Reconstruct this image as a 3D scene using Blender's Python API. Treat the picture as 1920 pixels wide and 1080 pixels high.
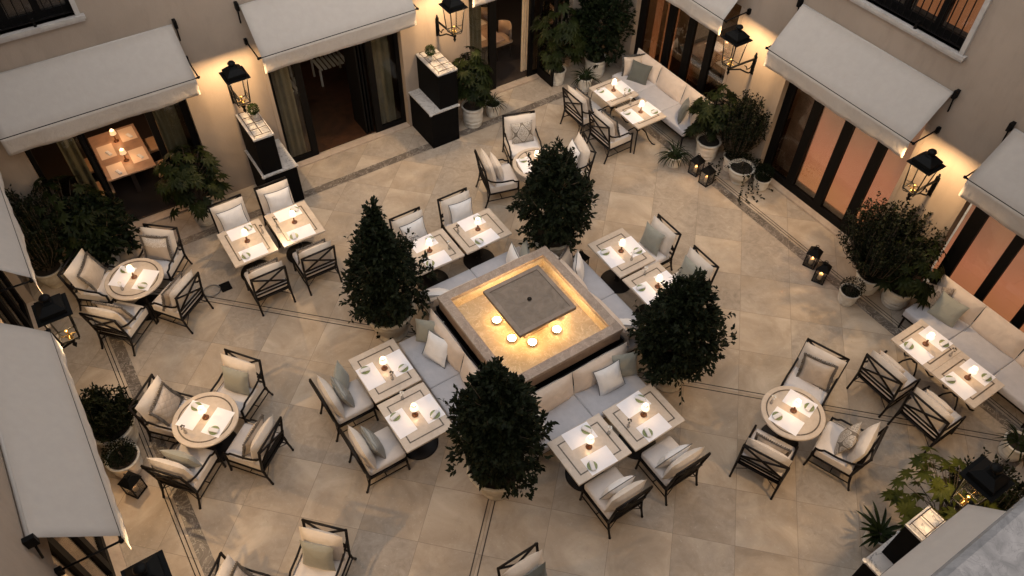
import bpy, math, random
from math import sin, cos, pi, radians
from mathutils import Vector, Matrix, noise

for _o in list(bpy.data.objects): bpy.data.objects.remove(_o)
SC = bpy.context.scene
COL = SC.collection

# ------------------------------------------------------------------ camera
cam_d = bpy.data.cameras.new("camera"); cam = bpy.data.objects.new("camera", cam_d); COL.objects.link(cam)
cam_d.sensor_width = 36.0; cam_d.lens = 27.708; cam_d.clip_start = 0.05; cam_d.clip_end = 400
_R = [[0.83580843, -0.54882997, 0.01448875], [-0.40645972, -0.63630337, -0.6556741], [0.36907284, 0.54212885, -0.75490499]]
_x, _d, _f = [Vector(r) for r in _R]
M = Matrix.Identity(4)
for i in range(3):
    M[i][0] = _x[i]; M[i][1] = -_d[i]; M[i][2] = -_f[i]
M[0][3], M[1][3], M[2][3] = -4.47, -6.10, 10.35
cam.matrix_world = M
SC.camera = cam

# ------------------------------------------------------------------ world: dusk sky
SUN_EL, SUN_ROT = radians(12), radians(215)
W = bpy.data.worlds.new("World"); SC.world = W; W.use_nodes = True
nt = W.node_tree; bg = nt.nodes["Background"]
sky = nt.nodes.new("ShaderNodeTexSky"); sky.sky_type = 'NISHITA'; sky.sun_disc = False
sky.sun_elevation = SUN_EL; sky.sun_rotation = SUN_ROT; sky.dust_density = 4.0; sky.air_density = 1.0; sky.ozone_density = 1.0
hs = nt.nodes.new("ShaderNodeHueSaturation"); hs.inputs["Saturation"].default_value = 0.16
nt.links.new(sky.outputs[0], hs.inputs["Color"]); nt.links.new(hs.outputs[0], bg.inputs[0])
bg.inputs[1].default_value = 0.15
sun_d = bpy.data.lights.new("sun", 'SUN'); sun = bpy.data.objects.new("sun", sun_d); COL.objects.link(sun)
sun_d.energy = 0.05; sun_d.angle = radians(60); sun_d.color = (1.0, 0.88, 0.78)
sun.rotation_euler = (radians(18), radians(-8), 0)
SC.view_settings.view_transform = 'Standard'; SC.view_settings.look = 'None'
SC.view_settings.exposure = 2.62; SC.view_settings.gamma = 1.0
SC.cycles.use_denoising = True
SC.cycles.max_bounces = 7; SC.cycles.diffuse_bounces = 4; SC.cycles.glossy_bounces = 3
SC.cycles.transmission_bounces = 6; SC.cycles.transparent_max_bounces = 12
SC.cycles.sample_clamp_indirect = 4.0; SC.cycles.caustics_reflective = False; SC.cycles.caustics_refractive = False
SC.cycles.blur_glossy = 0.5

# ------------------------------------------------------------------ materials
MATS = {}
class NT:
    def __init__(s, name):
        s.m = bpy.data.materials.new(name); s.m.use_nodes = True; s.t = s.m.node_tree
        s.b = s.t.nodes["Principled BSDF"]; MATS[name] = s.m
    def n(s, ty, **kw):
        nd = s.t.nodes.new(ty)
        for k, v in kw.items():
            if isinstance(v, tuple) and k in nd.inputs: nd.inputs[k].default_value = v
            elif k in nd.inputs: nd.inputs[k].default_value = v
            else: setattr(nd, k, v)
        return nd
    def l(s, a, b): s.t.links.new(a, b)
    def set(s, **kw):
        for k, v in kw.items(): s.b.inputs[k.replace('_', ' ')].default_value = v
    def math(s, op, a, b=None):
        nd = s.t.nodes.new("ShaderNodeMath"); nd.operation = op
        for i, q in enumerate((a, b)):
            if q is None: continue
            if isinstance(q, (int, float)): nd.inputs[i].default_value = q
            else: s.l(q, nd.inputs[i])
        return nd.outputs[0]
    def mix(s, f, a, b, mode='MIX'):
        nd = s.t.nodes.new("ShaderNodeMix"); nd.data_type = 'RGBA'; nd.blend_type = mode
        if isinstance(f, (int, float)): nd.inputs[0].default_value = f
        else: s.l(f, nd.inputs[0])
        for i, q in ((6, a), (7, b)):
            if isinstance(q, tuple): nd.inputs[i].default_value = q if len(q) == 4 else q + (1,)
            else: s.l(q, nd.inputs[i])
        return nd.outputs[2]
    def ramp(s, f, stops):
        nd = s.t.nodes.new("ShaderNodeValToRGB"); e = nd.color_ramp.elements
        while len(e) < len(stops): e.new(0.5)
        for q, (p, c) in zip(e, stops): q.position = p; q.color = c if len(c) == 4 else c + (1,)
        s.l(f, nd.inputs[0]); return nd.outputs[0]
    def noise(s, vec, scale, detail=4, rough=0.55, dist=0.0):
        nd = s.n("ShaderNodeTexNoise"); nd.inputs["Scale"].default_value = scale; nd.inputs["Detail"].default_value = detail
        nd.inputs["Roughness"].default_value = rough; nd.inputs["Distortion"].default_value = dist
        if vec is not None: s.l(vec, nd.inputs["Vector"])
        return nd.outputs["Fac"]
    def obj(s): return s.n("ShaderNodeTexCoord").outputs["Object"]
    def bump(s, h, st=0.3, dist=0.01):
        nd = s.n("ShaderNodeBump"); nd.inputs["Strength"].default_value = st; nd.inputs["Distance"].default_value = dist
        s.l(h, nd.inputs["Height"]); s.l(nd.outputs[0], s.b.inputs["Normal"])

def simple(name, col, rough=0.6, metal=0.0, var=0.0, scale=8.0, bump=0.0, bscale=60.0, spec=0.5, bdist=0.004):
    k = NT(name); k.set(Roughness=rough, Metallic=metal)
    k.b.inputs["Specular IOR Level"].default_value = spec
    if var > 0:
        f = k.noise(k.obj(), scale)
        c0 = tuple(max(0, q * (1 - var)) for q in col); c1 = tuple(min(1, q * (1 + var)) for q in col)
        k.l(k.ramp(f, [(0.3, c0), (0.7, c1)]), k.b.inputs["Base Color"])
    else: k.set(Base_Color=col + (1,))
    if bump > 0: k.bump(k.noise(k.obj(), bscale, 3), bump, bdist)
    return k.m

def make_floor():
    k = NT("travertine_floor"); co = k.n("ShaderNodeTexCoord").outputs["Object"]
    mp = k.n("ShaderNodeMapping"); mp.inputs["Rotation"].default_value = (0, 0, radians(45)); k.l(co, mp.inputs[0])
    # after rotating by +45: x' = (x-y)/sqrt2 , y' = (x+y)/sqrt2
    sx = k.n("ShaderNodeSeparateXYZ"); k.l(mp.outputs[0], sx.inputs[0])
    T = 0.845
    u = k.math('DIVIDE', sx.outputs[0], T); v = k.math('DIVIDE', sx.outputs[1], T)
    fu = k.math('FRACT', u); fv = k.math('FRACT', v)
    du = k.math('MINIMUM', fu, k.math('SUBTRACT', 1.0, fu)); dv = k.math('MINIMUM', fv, k.math('SUBTRACT', 1.0, fv))
    joint = k.math('LESS_THAN', k.math('MINIMUM', du, dv), 0.0035)
    cu = k.math('FLOOR', u); cv = k.math('FLOOR', v)
    cb = k.n("ShaderNodeCombineXYZ"); k.l(cu, cb.inputs[0]); k.l(cv, cb.inputs[1])
    wn = k.n("ShaderNodeTexWhiteNoise"); wn.noise_dimensions = '3D'; k.l(cb.outputs[0], wn.inputs["Vector"])
    # every slab has its own cut of stone: shift the veining by the slab's number
    sh = k.n("ShaderNodeVectorMath"); sh.operation = 'MULTIPLY_ADD'; k.l(wn.outputs["Color"], sh.inputs[0])
    sh.inputs[1].default_value = (3.0, 3.0, 3.0); k.l(mp.outputs[0], sh.inputs[2])
    n1 = k.noise(sh.outputs[0], 1.3, 5, 0.6, 0.8); n2 = k.noise(sh.outputs[0], 6.0, 6, 0.7, 1.5); n3 = k.noise(mp.outputs[0], 0.75, 4, 0.6, 1.2)
    base = k.ramp(n1, [(0.3, (0.295, 0.228, 0.162)), (0.5, (0.410, 0.325, 0.240)), (0.72, (0.545, 0.455, 0.355))])
    grey = k.ramp(n2, [(0.3, (0.225, 0.190, 0.155)), (0.7, (0.400, 0.343, 0.285))])
    tf = k.math('MULTIPLY', wn.outputs["Value"], 0.75)
    c = k.mix(k.math('MULTIPLY', k.ramp(k.math('ADD', k.math('MULTIPLY', n3, 0.7), k.math('MULTIPLY', tf, 0.45)), [(0.42, (0, 0, 0)), (0.62, (1, 1, 1))]), 0.75), base, grey)
    # pits, pale flecks
    n4 = k.noise(sh.outputs[0], 26.0, 4, 0.75, 0.6)
    c = k.mix(k.ramp(n4, [(0.60, (0, 0, 0)), (0.70, (0.35, 0.35, 0.35))]), c, (0.62, 0.56, 0.47))
    c = k.mix(k.ramp(n4, [(0.27, (0.45, 0.45, 0.45)), (0.37, (0, 0, 0))]), c, (0.16, 0.12, 0.09))
    c = k.mix(joint, c, (0.225, 0.177, 0.135))
    # thin twin dark inlay lines on the two diagonals
    for ax in (0, 1):
        a = k.math('ABSOLUTE', sx.outputs[ax]); q = k.math('ABSOLUTE', k.math('SUBTRACT', a, 0.048))
        c = k.mix(k.math('LESS_THAN', q, 0.009), c, (0.045, 0.032, 0.025))
    k.l(c, k.b.inputs["Base Color"])
    k.l(k.ramp(n2, [(0.3, (0.62,) * 3), (0.7, (0.45,) * 3)]), k.b.inputs["Roughness"])
    k.bump(n4, 0.12, 0.004); k.b.inputs["Specular IOR Level"].default_value = 0.35
make_floor()

def stone(name, c0, c1, vein=None, scale=3.0, rough=0.4, vs=2.5, bump=0.0):
    k = NT(name); co = k.obj(); n1 = k.noise(co, scale, 6, 0.65, 1.0)
    c = k.ramp(n1, [(0.3, c0), (0.7, c1)])
    if vein:
        n = k.noise(co, vs, 5, 0.6, 2.2); a = k.math('ABSOLUTE', k.math('SUBTRACT', n, 0.5))
        c = k.mix(k.ramp(a, [(0.0, (0.9,) * 3), (0.022, (0, 0, 0))]), c, vein)
    k.l(c, k.b.inputs["Base Color"]); k.set(Roughness=rough)
    if bump: k.bump(k.noise(co, 40, 4), bump, 0.004)
    return k.m
stone("dark_marble", (0.075, 0.058, 0.045), (0.17, 0.14, 0.115), (0.42, 0.37, 0.31), 4, 0.4, 4.0)
stone("coping_stone", (0.23, 0.17, 0.13), (0.39, 0.30, 0.235), (0.47, 0.38, 0.30), 5, 0.5, 5.0, 0.1)
stone("apron_stone", (0.19, 0.13, 0.095), (0.31, 0.22, 0.165), None, 4, 0.5)
stone("slab_stone", (0.125, 0.094, 0.068), (0.225, 0.175, 0.132), (0.16, 0.14, 0.12), 6, 0.5, 7.0, 0.1)
stone("slab_lip", (0.17, 0.13, 0.10), (0.26, 0.205, 0.16), None, 6, 0.5)
stone("basin_stone", (0.50, 0.40, 0.27), (0.66, 0.55, 0.40), (0.80, 0.72, 0.58), 5, 0.5, 4.0)  # pale veins paint caustic wisps of the pool light into the stone
stone("white_marble", (0.40, 0.385, 0.37), (0.52, 0.50, 0.48), (0.10, 0.10, 0.11), 4, 0.3, 3.2)
stone("step_stone", (0.36, 0.28, 0.22), (0.52, 0.42, 0.33), None, 3, 0.45)
stone("ledge_marble", (0.045, 0.039, 0.036), (0.108, 0.094, 0.088), (0.05, 0.043, 0.04), 38, 0.7, 30.0, 0.3)
stone("window_stone", (0.30, 0.27, 0.245), (0.42, 0.385, 0.35), None, 5, 0.6)
stone("table_stone", (0.47, 0.39, 0.315), (0.60, 0.51, 0.42), None, 7, 0.22)
stone("table_inlay", (0.045, 0.03, 0.02), (0.11, 0.08, 0.055), (0.3, 0.24, 0.18), 20, 0.3, 20)
stone("pot_glaze", (0.46, 0.42, 0.36), (0.64, 0.60, 0.53), None, 5, 0.45)
stone("pot_stone", (0.40, 0.35, 0.28), (0.58, 0.52, 0.43), None, 8, 0.7, 3, 0.4)
k = NT("plaster"); co = k.obj(); mp = k.n("ShaderNodeMapping"); mp.inputs["Scale"].default_value = (1.0, 1.0, 0.28); k.l(co, mp.inputs[0])
c = k.ramp(k.noise(co, 0.9, 4), [(0.3, (0.275, 0.219, 0.171)), (0.7, (0.335, 0.267, 0.209))])
c = k.mix(k.ramp(k.noise(mp.outputs[0], 5.0, 5, 0.65), [(0.5, (0, 0, 0)), (0.75, (0.35,) * 3)]), c, (0.21, 0.165, 0.13))
k.l(c, k.b.inputs["Base Color"]); k.set(Roughness=0.9); k.b.inputs["Specular IOR Level"].default_value = 0.2
k.bump(k.math('ADD', k.math('MULTIPLY', k.noise(co, 55, 3), 0.5), k.noise(co, 6, 3)), 0.3, 0.012)
simple("black_metal", (0.006, 0.004, 0.0035), 0.5, spec=0.25)
simple("lantern_metal", (0.004, 0.004, 0.004), 0.6, spec=0.12)
simple("bronze_wire", (0.05, 0.028, 0.012), 0.4, 0.5); simple("brass", (0.55, 0.36, 0.12), 0.3, 1.0)
simple("black_lacquer", (0.003, 0.0028, 0.0028), 0.7, var=0.2, spec=0.08)
simple("frame_black", (0.003, 0.0026, 0.0026), 0.6, spec=0.12)
simple("plinth_black", (0.004, 0.004, 0.004), 0.8, spec=0.1)
def fabric(name, c, rough=0.9, var=0.05, sc=300, wr=0.25, sheen=0.3):
    k = NT(name); co = k.obj(); f = k.noise(co, 9.0, 4)
    k.l(k.ramp(f, [(0.3, tuple(q * (1 - var) for q in c)), (0.7, tuple(min(1, q * (1 + var)) for q in c))]), k.b.inputs["Base Color"])
    h = k.math('ADD', k.math('MULTIPLY', k.noise(co, 7.0, 3, 0.5, 0.8), 1.0), k.math('MULTIPLY', k.noise(co, sc, 2), 0.05))
    k.bump(h, wr, 0.03); k.set(Roughness=rough); k.b.inputs["Sheen Weight"].default_value = sheen
    return k.m
fabric("seat_fabric", (0.66, 0.61, 0.58)); fabric("back_fabric", (0.66, 0.58, 0.50), wr=0.4)
fabric("sofa_seat_fabric", (0.46, 0.44, 0.45)); fabric("sofa_back_fabric", (0.62, 0.51, 0.42), wr=0.4)
fabric("white_fabric", (0.72, 0.70, 0.69), wr=0.4); fabric("piping_grey", (0.055, 0.062, 0.068), wr=0)
fabric("sage_fabric", (0.285, 0.28, 0.235), wr=0.4); fabric("slate_fabric", (0.085, 0.09, 0.08), wr=0.4)
fabric("fringe_fabric", (0.10, 0.082, 0.066), 0.8, 0.5, 200, 0.8); fabric("black_fringe", (0.03, 0.026, 0.022), 0.8, 0.4, 200, 0.8)
fabric("canvas", (0.390, 0.348, 0.308), 0.9, 0.03, 400, 0.12); fabric("valance_canvas", (0.40, 0.345, 0.29), 0.9, 0.04, 400, 0.5)
fabric("linen_napkin", (0.70, 0.69, 0.70), 0.9, 0.03); fabric("tan_leather", (0.42, 0.25, 0.13), 0.5, 0.1)
fabric("curtain_olive", (0.15, 0.135, 0.09), 0.9, 0.1); fabric("curtain_cream", (0.55, 0.40, 0.25), 0.9, 0.1)
k = NT("beige_satin"); co = k.obj(); k.set(Roughness=0.42); k.b.inputs["Sheen Weight"].default_value = 0.3
k.l(k.ramp(k.noise(co, 6, 4), [(0.3, (0.38, 0.31, 0.25)), (0.7, (0.50, 0.42, 0.345))]), k.b.inputs["Base Color"]); k.bump(k.noise(co, 9, 4, 0.6, 0.5), 0.4, 0.03)
def quilt():
    k = NT("quilted_satin"); co = k.obj(); s = k.n("ShaderNodeSeparateXYZ"); k.l(co, s.inputs[0])
    a = k.math('ABSOLUTE', k.math('SINE', k.math('MULTIPLY', k.math('ADD', s.outputs[1], s.outputs[2]), 26)))
    b = k.math('ABSOLUTE', k.math('SINE', k.math('MULTIPLY', k.math('SUBTRACT', s.outputs[1], s.outputs[2]), 26)))
    m = k.math('MINIMUM', a, b); k.l(k.ramp(m, [(0.0, (0.32, 0.26, 0.21)), (0.16, (0.48, 0.405, 0.34))]), k.b.inputs["Base Color"])
    k.bump(m, 0.5, 0.01); k.set(Roughness=0.45)
quilt()
def ribbed():
    k = NT("ribbed_satin"); co = k.obj(); s = k.n("ShaderNodeSeparateXYZ"); k.l(co, s.inputs[0])
    a = k.math('SINE', k.math('ADD', k.math('MULTIPLY', s.outputs[2], 230), k.math('MULTIPLY', k.noise(co, 6), 8)))
    k.l(k.ramp(k.math('MULTIPLY_ADD', a, 0.5), [(0.2, (0.22, 0.215, 0.195)), (0.8, (0.34, 0.335, 0.31))]), k.b.inputs["Base Color"])
    k.bump(a, 0.5, 0.006); k.set(Roughness=0.4)
ribbed()
def damask(name, c0, c1, sc=1.0):
    k = NT(name); co = k.obj(); s = k.n("ShaderNodeSeparateXYZ"); k.l(co, s.inputs[0])
    Y = k.math('MULTIPLY', s.outputs[1], 22 * sc); Z = k.math('MULTIPLY', s.outputs[2], 15 * sc)
    lat = k.math('ABSOLUTE', k.math('ADD', k.math('COSINE', Y), k.math('COSINE', Z)))
    n = k.noise(co, 70 * sc, 3, 0.6, 1.6)
    f = k.math('MAXIMUM', k.math('LESS_THAN', lat, 0.20), k.math('MULTIPLY', k.math('GREATER_THAN', n, 0.53), k.math('GREATER_THAN', lat, 0.42)))
    k.l(k.mix(f, c0, c1), k.b.inputs["Base Color"]); k.set(Roughness=0.7)
damask("damask_grey", (0.50, 0.45, 0.39), (0.15, 0.125, 0.10)); damask("damask_brown", (0.20, 0.15, 0.115), (0.47, 0.39, 0.32), 1.2)
k = NT("glitter_satin"); co = k.obj(); s = k.n("ShaderNodeSeparateXYZ"); k.l(co, s.inputs[0])
g = k.math('MULTIPLY', k.math('GREATER_THAN', k.noise(co, 110, 2), 0.5), k.math('GREATER_THAN', s.outputs[2], k.math('MULTIPLY', k.noise(co, 10), 0.12)))
k.l(k.mix(g, (0.45, 0.37, 0.30), (0.68, 0.65, 0.62)), k.b.inputs["Base Color"]); k.set(Roughness=0.4)

simple("paper", (0.86, 0.84, 0.87), 0.6, var=0.03, scale=5); simple("green_plate", (0.23, 0.27, 0.12), 0.35, var=0.3, scale=30)
simple("wood_stem", (0.13, 0.05, 0.02), 0.3); simple("soil", (0.02, 0.014, 0.01), 0.95, var=0.4, scale=20)
simple("bark", (0.07, 0.05, 0.035), 0.9, var=0.3, bump=0.5); simple("wax", (0.75, 0.62, 0.42), 0.5)
simple("parquet", (0.045, 0.018, 0.008), 0.45, var=0.35, scale=6); simple("table_wood", (0.33, 0.205, 0.14), 0.4, var=0.2, scale=6)
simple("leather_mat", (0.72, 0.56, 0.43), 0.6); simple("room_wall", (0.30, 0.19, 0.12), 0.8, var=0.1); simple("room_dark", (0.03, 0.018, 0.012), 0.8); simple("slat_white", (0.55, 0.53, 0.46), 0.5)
simple("hose_grey", (0.16, 0.15, 0.14), 0.5); simple("flower_white", (0.75, 0.72, 0.66), 0.7); simple("leaf_pod", (0.05, 0.035, 0.02), 0.7)
def leafm(name, a, b, rough=0.5, sc=3.0):
    k = NT(name); k.l(k.ramp(k.noise(k.obj(), sc, 4, 0.6), [(0.32, a), (0.68, b)]), k.b.inputs["Base Color"]); k.set(Roughness=rough)
    k.b.inputs["Specular IOR Level"].default_value = 0.07
leafm("camellia_leaf", (0.0045, 0.0066, 0.0030), (0.0150, 0.0195, 0.0085), sc=9.0); leafm("fatsia_lit_leaf", (0.014, 0.021, 0.004), (0.066, 0.070, 0.011))  # fatsia leaf here carries the lantern glow in its brighter yellow green
leafm("shrub_leaf", (0.003, 0.0045, 0.002), (0.009, 0.012, 0.005)); leafm("strap_leaf", (0.006, 0.011, 0.004), (0.022, 0.030, 0.010))
leafm("topiary_leaf", (0.003, 0.0055, 0.0025), (0.009, 0.014, 0.005)); leafm("herb_leaf", (0.010, 0.020, 0.005), (0.035, 0.050, 0.012))
leafm("fatsia_dark_leaf", (0.003, 0.0055, 0.0015), (0.016, 0.021, 0.005))
def emit(name, c, st):
    k = NT(name); k.set(Base_Color=c + (1,)); k.b.inputs["Emission Color"].default_value = c + (1,); k.b.inputs["Emission Strength"].default_value = st
emit("shade_glow", (1.0, 0.80, 0.54), 0.24); emit("indoor_shade_glow", (1.0, 0.66, 0.36), 0.12)
emit("flame_glow", (1.0, 0.42, 0.12), 2.0); emit("pool_light_glow", (1.0, 0.80, 0.50), 14.0); emit("bulb_glow", (1.0, 0.80, 0.55), 1.2)
def blind(name, strength, ca, cb, cc):  # room lamplight put into the cloth as glow, its hue graded by height
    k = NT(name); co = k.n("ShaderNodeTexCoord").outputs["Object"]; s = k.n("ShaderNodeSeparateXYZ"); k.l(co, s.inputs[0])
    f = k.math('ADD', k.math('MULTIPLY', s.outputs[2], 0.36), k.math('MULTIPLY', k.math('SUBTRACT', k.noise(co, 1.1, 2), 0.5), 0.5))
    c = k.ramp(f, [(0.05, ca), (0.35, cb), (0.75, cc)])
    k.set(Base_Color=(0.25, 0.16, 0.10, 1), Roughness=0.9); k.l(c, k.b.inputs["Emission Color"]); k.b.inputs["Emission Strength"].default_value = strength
blind("glowing_blind", 0.185, (0.42, 0.155, 0.06), (0.45, 0.155, 0.085), (0.24, 0.12, 0.075))
blind("glowing_curtain", 0.12, (0.45, 0.14, 0.045), (0.40, 0.12, 0.04), (0.30, 0.10, 0.04))
def glass(name, tint=(0.9, 0.9, 0.9), fr=0.10, rough=0.02):
    k = NT(name); k.t.nodes.remove(k.b); out = k.t.nodes["Material Output"]
    t = k.n("ShaderNodeBsdfTransparent"); t.inputs[0].default_value = tint + (1,); g = k.n("ShaderNodeBsdfGlossy"); g.inputs["Roughness"].default_value = rough
    lw = k.n("ShaderNodeLayerWeight"); lw.inputs[0].default_value = 0.25
    f = k.math('ADD', k.math('MULTIPLY', lw.outputs["Fresnel"], 0.55), fr * 0.15)
    m = k.n("ShaderNodeMixShader"); k.l(f, m.inputs[0]); k.l(t.outputs[0], m.inputs[1]); k.l(g.outputs[0], m.inputs[2]); k.l(m.outputs[0], out.inputs[0])
    return k, g
glass("window_glass", (0.85, 0.84, 0.80)); glass("clear_glass", (0.95, 0.95, 0.95)); glass("vase_glass", (0.85, 0.85, 0.85), 0.5)
k, g = glass("pool_water", (0.97, 0.90, 0.78), 0.3, 0.05)
bn = k.n("ShaderNodeBump"); bn.inputs["Strength"].default_value = 0.7; bn.inputs["Distance"].default_value = 0.03
k.l(k.noise(k.obj(), 9.0, 3, 0.5, 1.0), bn.inputs["Height"]); k.l(bn.outputs[0], g.inputs["Normal"])

# ------------------------------------------------------------------ mesh builder
class MB:
    def __init__(s): s.v = []; s.f = []; s.sm = []
    def add(s, vs, fs, smooth=False, mat=None):
        o = len(s.v)
        s.v += [tuple(mat @ Vector(p)) for p in vs] if mat is not None else [tuple(p) for p in vs]
        s.f += [tuple(i + o for i in f) for f in fs]; s.sm += [smooth] * len(fs); return s
    def box(s, x0, x1, y0, y1, z0, z1, mat=None):
        v = [(x0, y0, z0), (x1, y0, z0), (x1, y1, z0), (x0, y1, z0), (x0, y0, z1), (x1, y0, z1), (x1, y1, z1), (x0, y1, z1)]
        return s.add(v, [(0, 3, 2, 1), (4, 5, 6, 7), (0, 1, 5, 4), (1, 2, 6, 5), (2, 3, 7, 6), (3, 0, 4, 7)], False, mat)
    def rbox(s, x0, x1, y0, y1, z0, z1, r=0.03, puff=0.0, n=7, mat=None):
        # soft box: superellipsoid-like cushion with rounded edges
        cx, cy, cz = (x0 + x1) / 2, (y0 + y1) / 2, (z0 + z1) / 2; hx, hy, hz = (x1 - x0) / 2, (y1 - y0) / 2, (z1 - z0) / 2
        vs = {}; V = []; F = []
        def pt(p):
            key = (round(p[0], 5), round(p[1], 5), round(p[2], 5))
            if key in vs: return vs[key]
            x, y, z = p[0] * hx, p[1] * hy, p[2] * hz
            ix, iy, iz = max(-hx + r, min(hx - r, x)), max(-hy + r, min(hy - r, y)), max(-hz + r, min(hz - r, z))
            d = Vector((x - ix, y - iy, z - iz))
            q = Vector((ix, iy, iz)) + (d.normalized() * r if d.length > 1e-6 else d)
            bz = (1 - p[0] ** 2) * (1 - p[1] ** 2) * puff; bx = (1 - p[1] ** 2) * (1 - p[2] ** 2) * puff * 0.4; by = (1 - p[0] ** 2) * (1 - p[2] ** 2) * puff * 0.4
            q += Vector((bx * p[0], by * p[1], bz * p[2]))
            vs[key] = len(V); V.append((cx + q.x, cy + q.y, cz + q.z)); return vs[key]
        e = [min(0.999, r / h) for h in (hx, hy, hz)]
        def ticks(a):
            t = [-1, -1 + e[a] * 0.35, -1 + e[a]]; m = n
            t += [-1 + e[a] + (2 - 2 * e[a]) * i / m for i in range(1, m)]
            return t + [1 - e[a], 1 - e[a] * 0.35, 1]
        T = [ticks(0), ticks(1), ticks(2)]
        for a in range(3):
            b, c = (a + 1) % 3, (a + 2) % 3
            for sg in (-1, 1):
                for i in range(len(T[b]) - 1):
                    for j in range(len(T[c]) - 1):
                        q = []
                        for (di, dj) in ((0, 0), (1, 0), (1, 1), (0, 1)):
                            p = [0, 0, 0]; p[a] = sg; p[b] = T[b][i + di]; p[c] = T[c][j + dj]; q.append(pt(p))
                        F.append(tuple(q) if sg > 0 else tuple(q[::-1]))
        return s.add(V, F, True, mat)
    def tube(s, pts, r, n=8, caps=True, mat=None, smooth=True):
        pts = [Vector(p) for p in pts]; rs = r if isinstance(r, (list, tuple)) else [r] * len(pts)
        V = []; F = []; up = None
        for i, p in enumerate(pts):
            a = pts[max(i - 1, 0)]; b = pts[min(i + 1, len(pts) - 1)]; t = (b - a).normalized()
            if up is None: up = Vector((0, 0, 1)) if abs(t.z) < 0.9 else Vector((1, 0, 0))
            u = t.cross(up).normalized(); w = u.cross(t).normalized(); up = w
            for j in range(n):
                g = 2 * pi * j / n; V.append(p + (u * cos(g) + w * sin(g)) * rs[i])
        for i in range(len(pts) - 1):
            for j in range(n): F.append((i * n + j, i * n + (j + 1) % n, (i + 1) * n + (j + 1) % n, (i + 1) * n + j))
        if caps: F.append(tuple(range(n))[::-1]); F.append(tuple((len(pts) - 1) * n + j for j in range(n)))
        return s.add(V, F, smooth, mat)
    def lathe(s, prof, n=24, mat=None, smooth=True, flute=0, fa=0.0):
        V = []; F = []; m = len(prof)
        for j in range(n):
            g = 2 * pi * j / n; k_ = 1 + (fa * cos(flute * g) if flute else 0)
            for (r, z) in prof: V.append((r * k_ * cos(g), r * k_ * sin(g), z))
        for j in range(n):
            for i in range(m - 1): F.append((j * m + i, ((j + 1) % n) * m + i, ((j + 1) % n) * m + i + 1, j * m + i + 1))
        return s.add(V, F, smooth, mat)
    def disc(s, r, z, n=24, mat=None, up=True, cx=0, cy=0):
        V = [(cx + r * cos(2 * pi * j / n), cy + r * sin(2 * pi * j / n), z) for j in range(n)]
        return s.add(V, [tuple(range(n)) if up else tuple(range(n))[::-1]], False, mat)
    def ring_rect(s, hx, hy, w, z0, z1, mat=None):
        s.box(-hx, hx, -hy, -hy + w, z0, z1, mat); s.box(-hx, hx, hy - w, hy, z0, z1, mat)
        s.box(-hx, -hx + w, -hy + w, hy - w, z0, z1, mat); s.box(hx - w, hx, -hy + w, hy - w, z0, z1, mat); return s
    def build(s, name, mat, parent=None, bevel=0.0, label=None):
        me = bpy.data.meshes.new(name); me.from_pydata(s.v, [], s.f); me.polygons.foreach_set("use_smooth", s.sm)
        me.materials.append(MATS[mat]); me.update()
        o = bpy.data.objects.new(name, me); COL.objects.link(o)
        if parent is not None: o.parent = parent
        if bevel: 
            b = o.modifiers.new("edge", 'BEVEL'); b.width = bevel; b.segments = 2; b.limit_method = 'ANGLE'
        if label: o["label"] = label
        return o
SEEN = {}
def tag(o, label=None, cat=None, group=None, kind=None):
    if label:
        o["label"] = label
        n = len(label.replace('-', ' ').split())
        if n > 16 or n < 4: print("LABELLEN", n, label)
        SEEN.setdefault(label, []).append(o.name)
    if cat: o["category"] = cat
    if group: o["group"] = group
    if kind: o["kind"] = kind
    return o
def empty(name, loc, rz=0.0):
    o = bpy.data.objects.new(name, None); COL.objects.link(o); o.location = loc; o.rotation_euler = (0, 0, rz); o.empty_display_size = 0.1; return o
def copy_tree(o, parent=None):
    c = o.copy(); COL.objects.link(c); c.parent = parent
    for ch in [q for q in bpy.data.objects if q.parent == o]: copy_tree(ch, c)
    return c
KIDS = {}
def dup(root, loc, rz, label, group=None):
    def rec(o, par):
        c = o.copy(); COL.objects.link(c); c.parent = par
        if o.name not in KIDS: KIDS[o.name] = [q for q in o.children]
        for ch in KIDS[o.name]: rec(ch, c)
        return c
    c = rec(root, None); c.location = loc; c.rotation_euler = (0, 0, rz); tag(c, label, None, group); return c
def place(proto, used, loc, rz, label, group=None):
    """the first time the prototype itself, then copies"""
    if proto.name not in used:
        used.add(proto.name); proto.location = loc; proto.rotation_euler = (0, 0, rz); tag(proto, label, None, group); return proto
    return dup(proto, loc, rz, label, group)
USED = set()
def point(name, loc, energy, col, radius=0.03, parent=None):
    key = f"{name}_{energy}_{radius}"
    ld = bpy.data.lights.get(key) or bpy.data.lights.new(key, 'POINT')
    ld.energy = energy; ld.color = col; ld.shadow_soft_size = radius
    o = bpy.data.objects.new(name, ld); COL.objects.link(o); o.location = loc
    if parent: o.parent = parent
    return o
WARM = (1.0, 0.62, 0.30)

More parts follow.
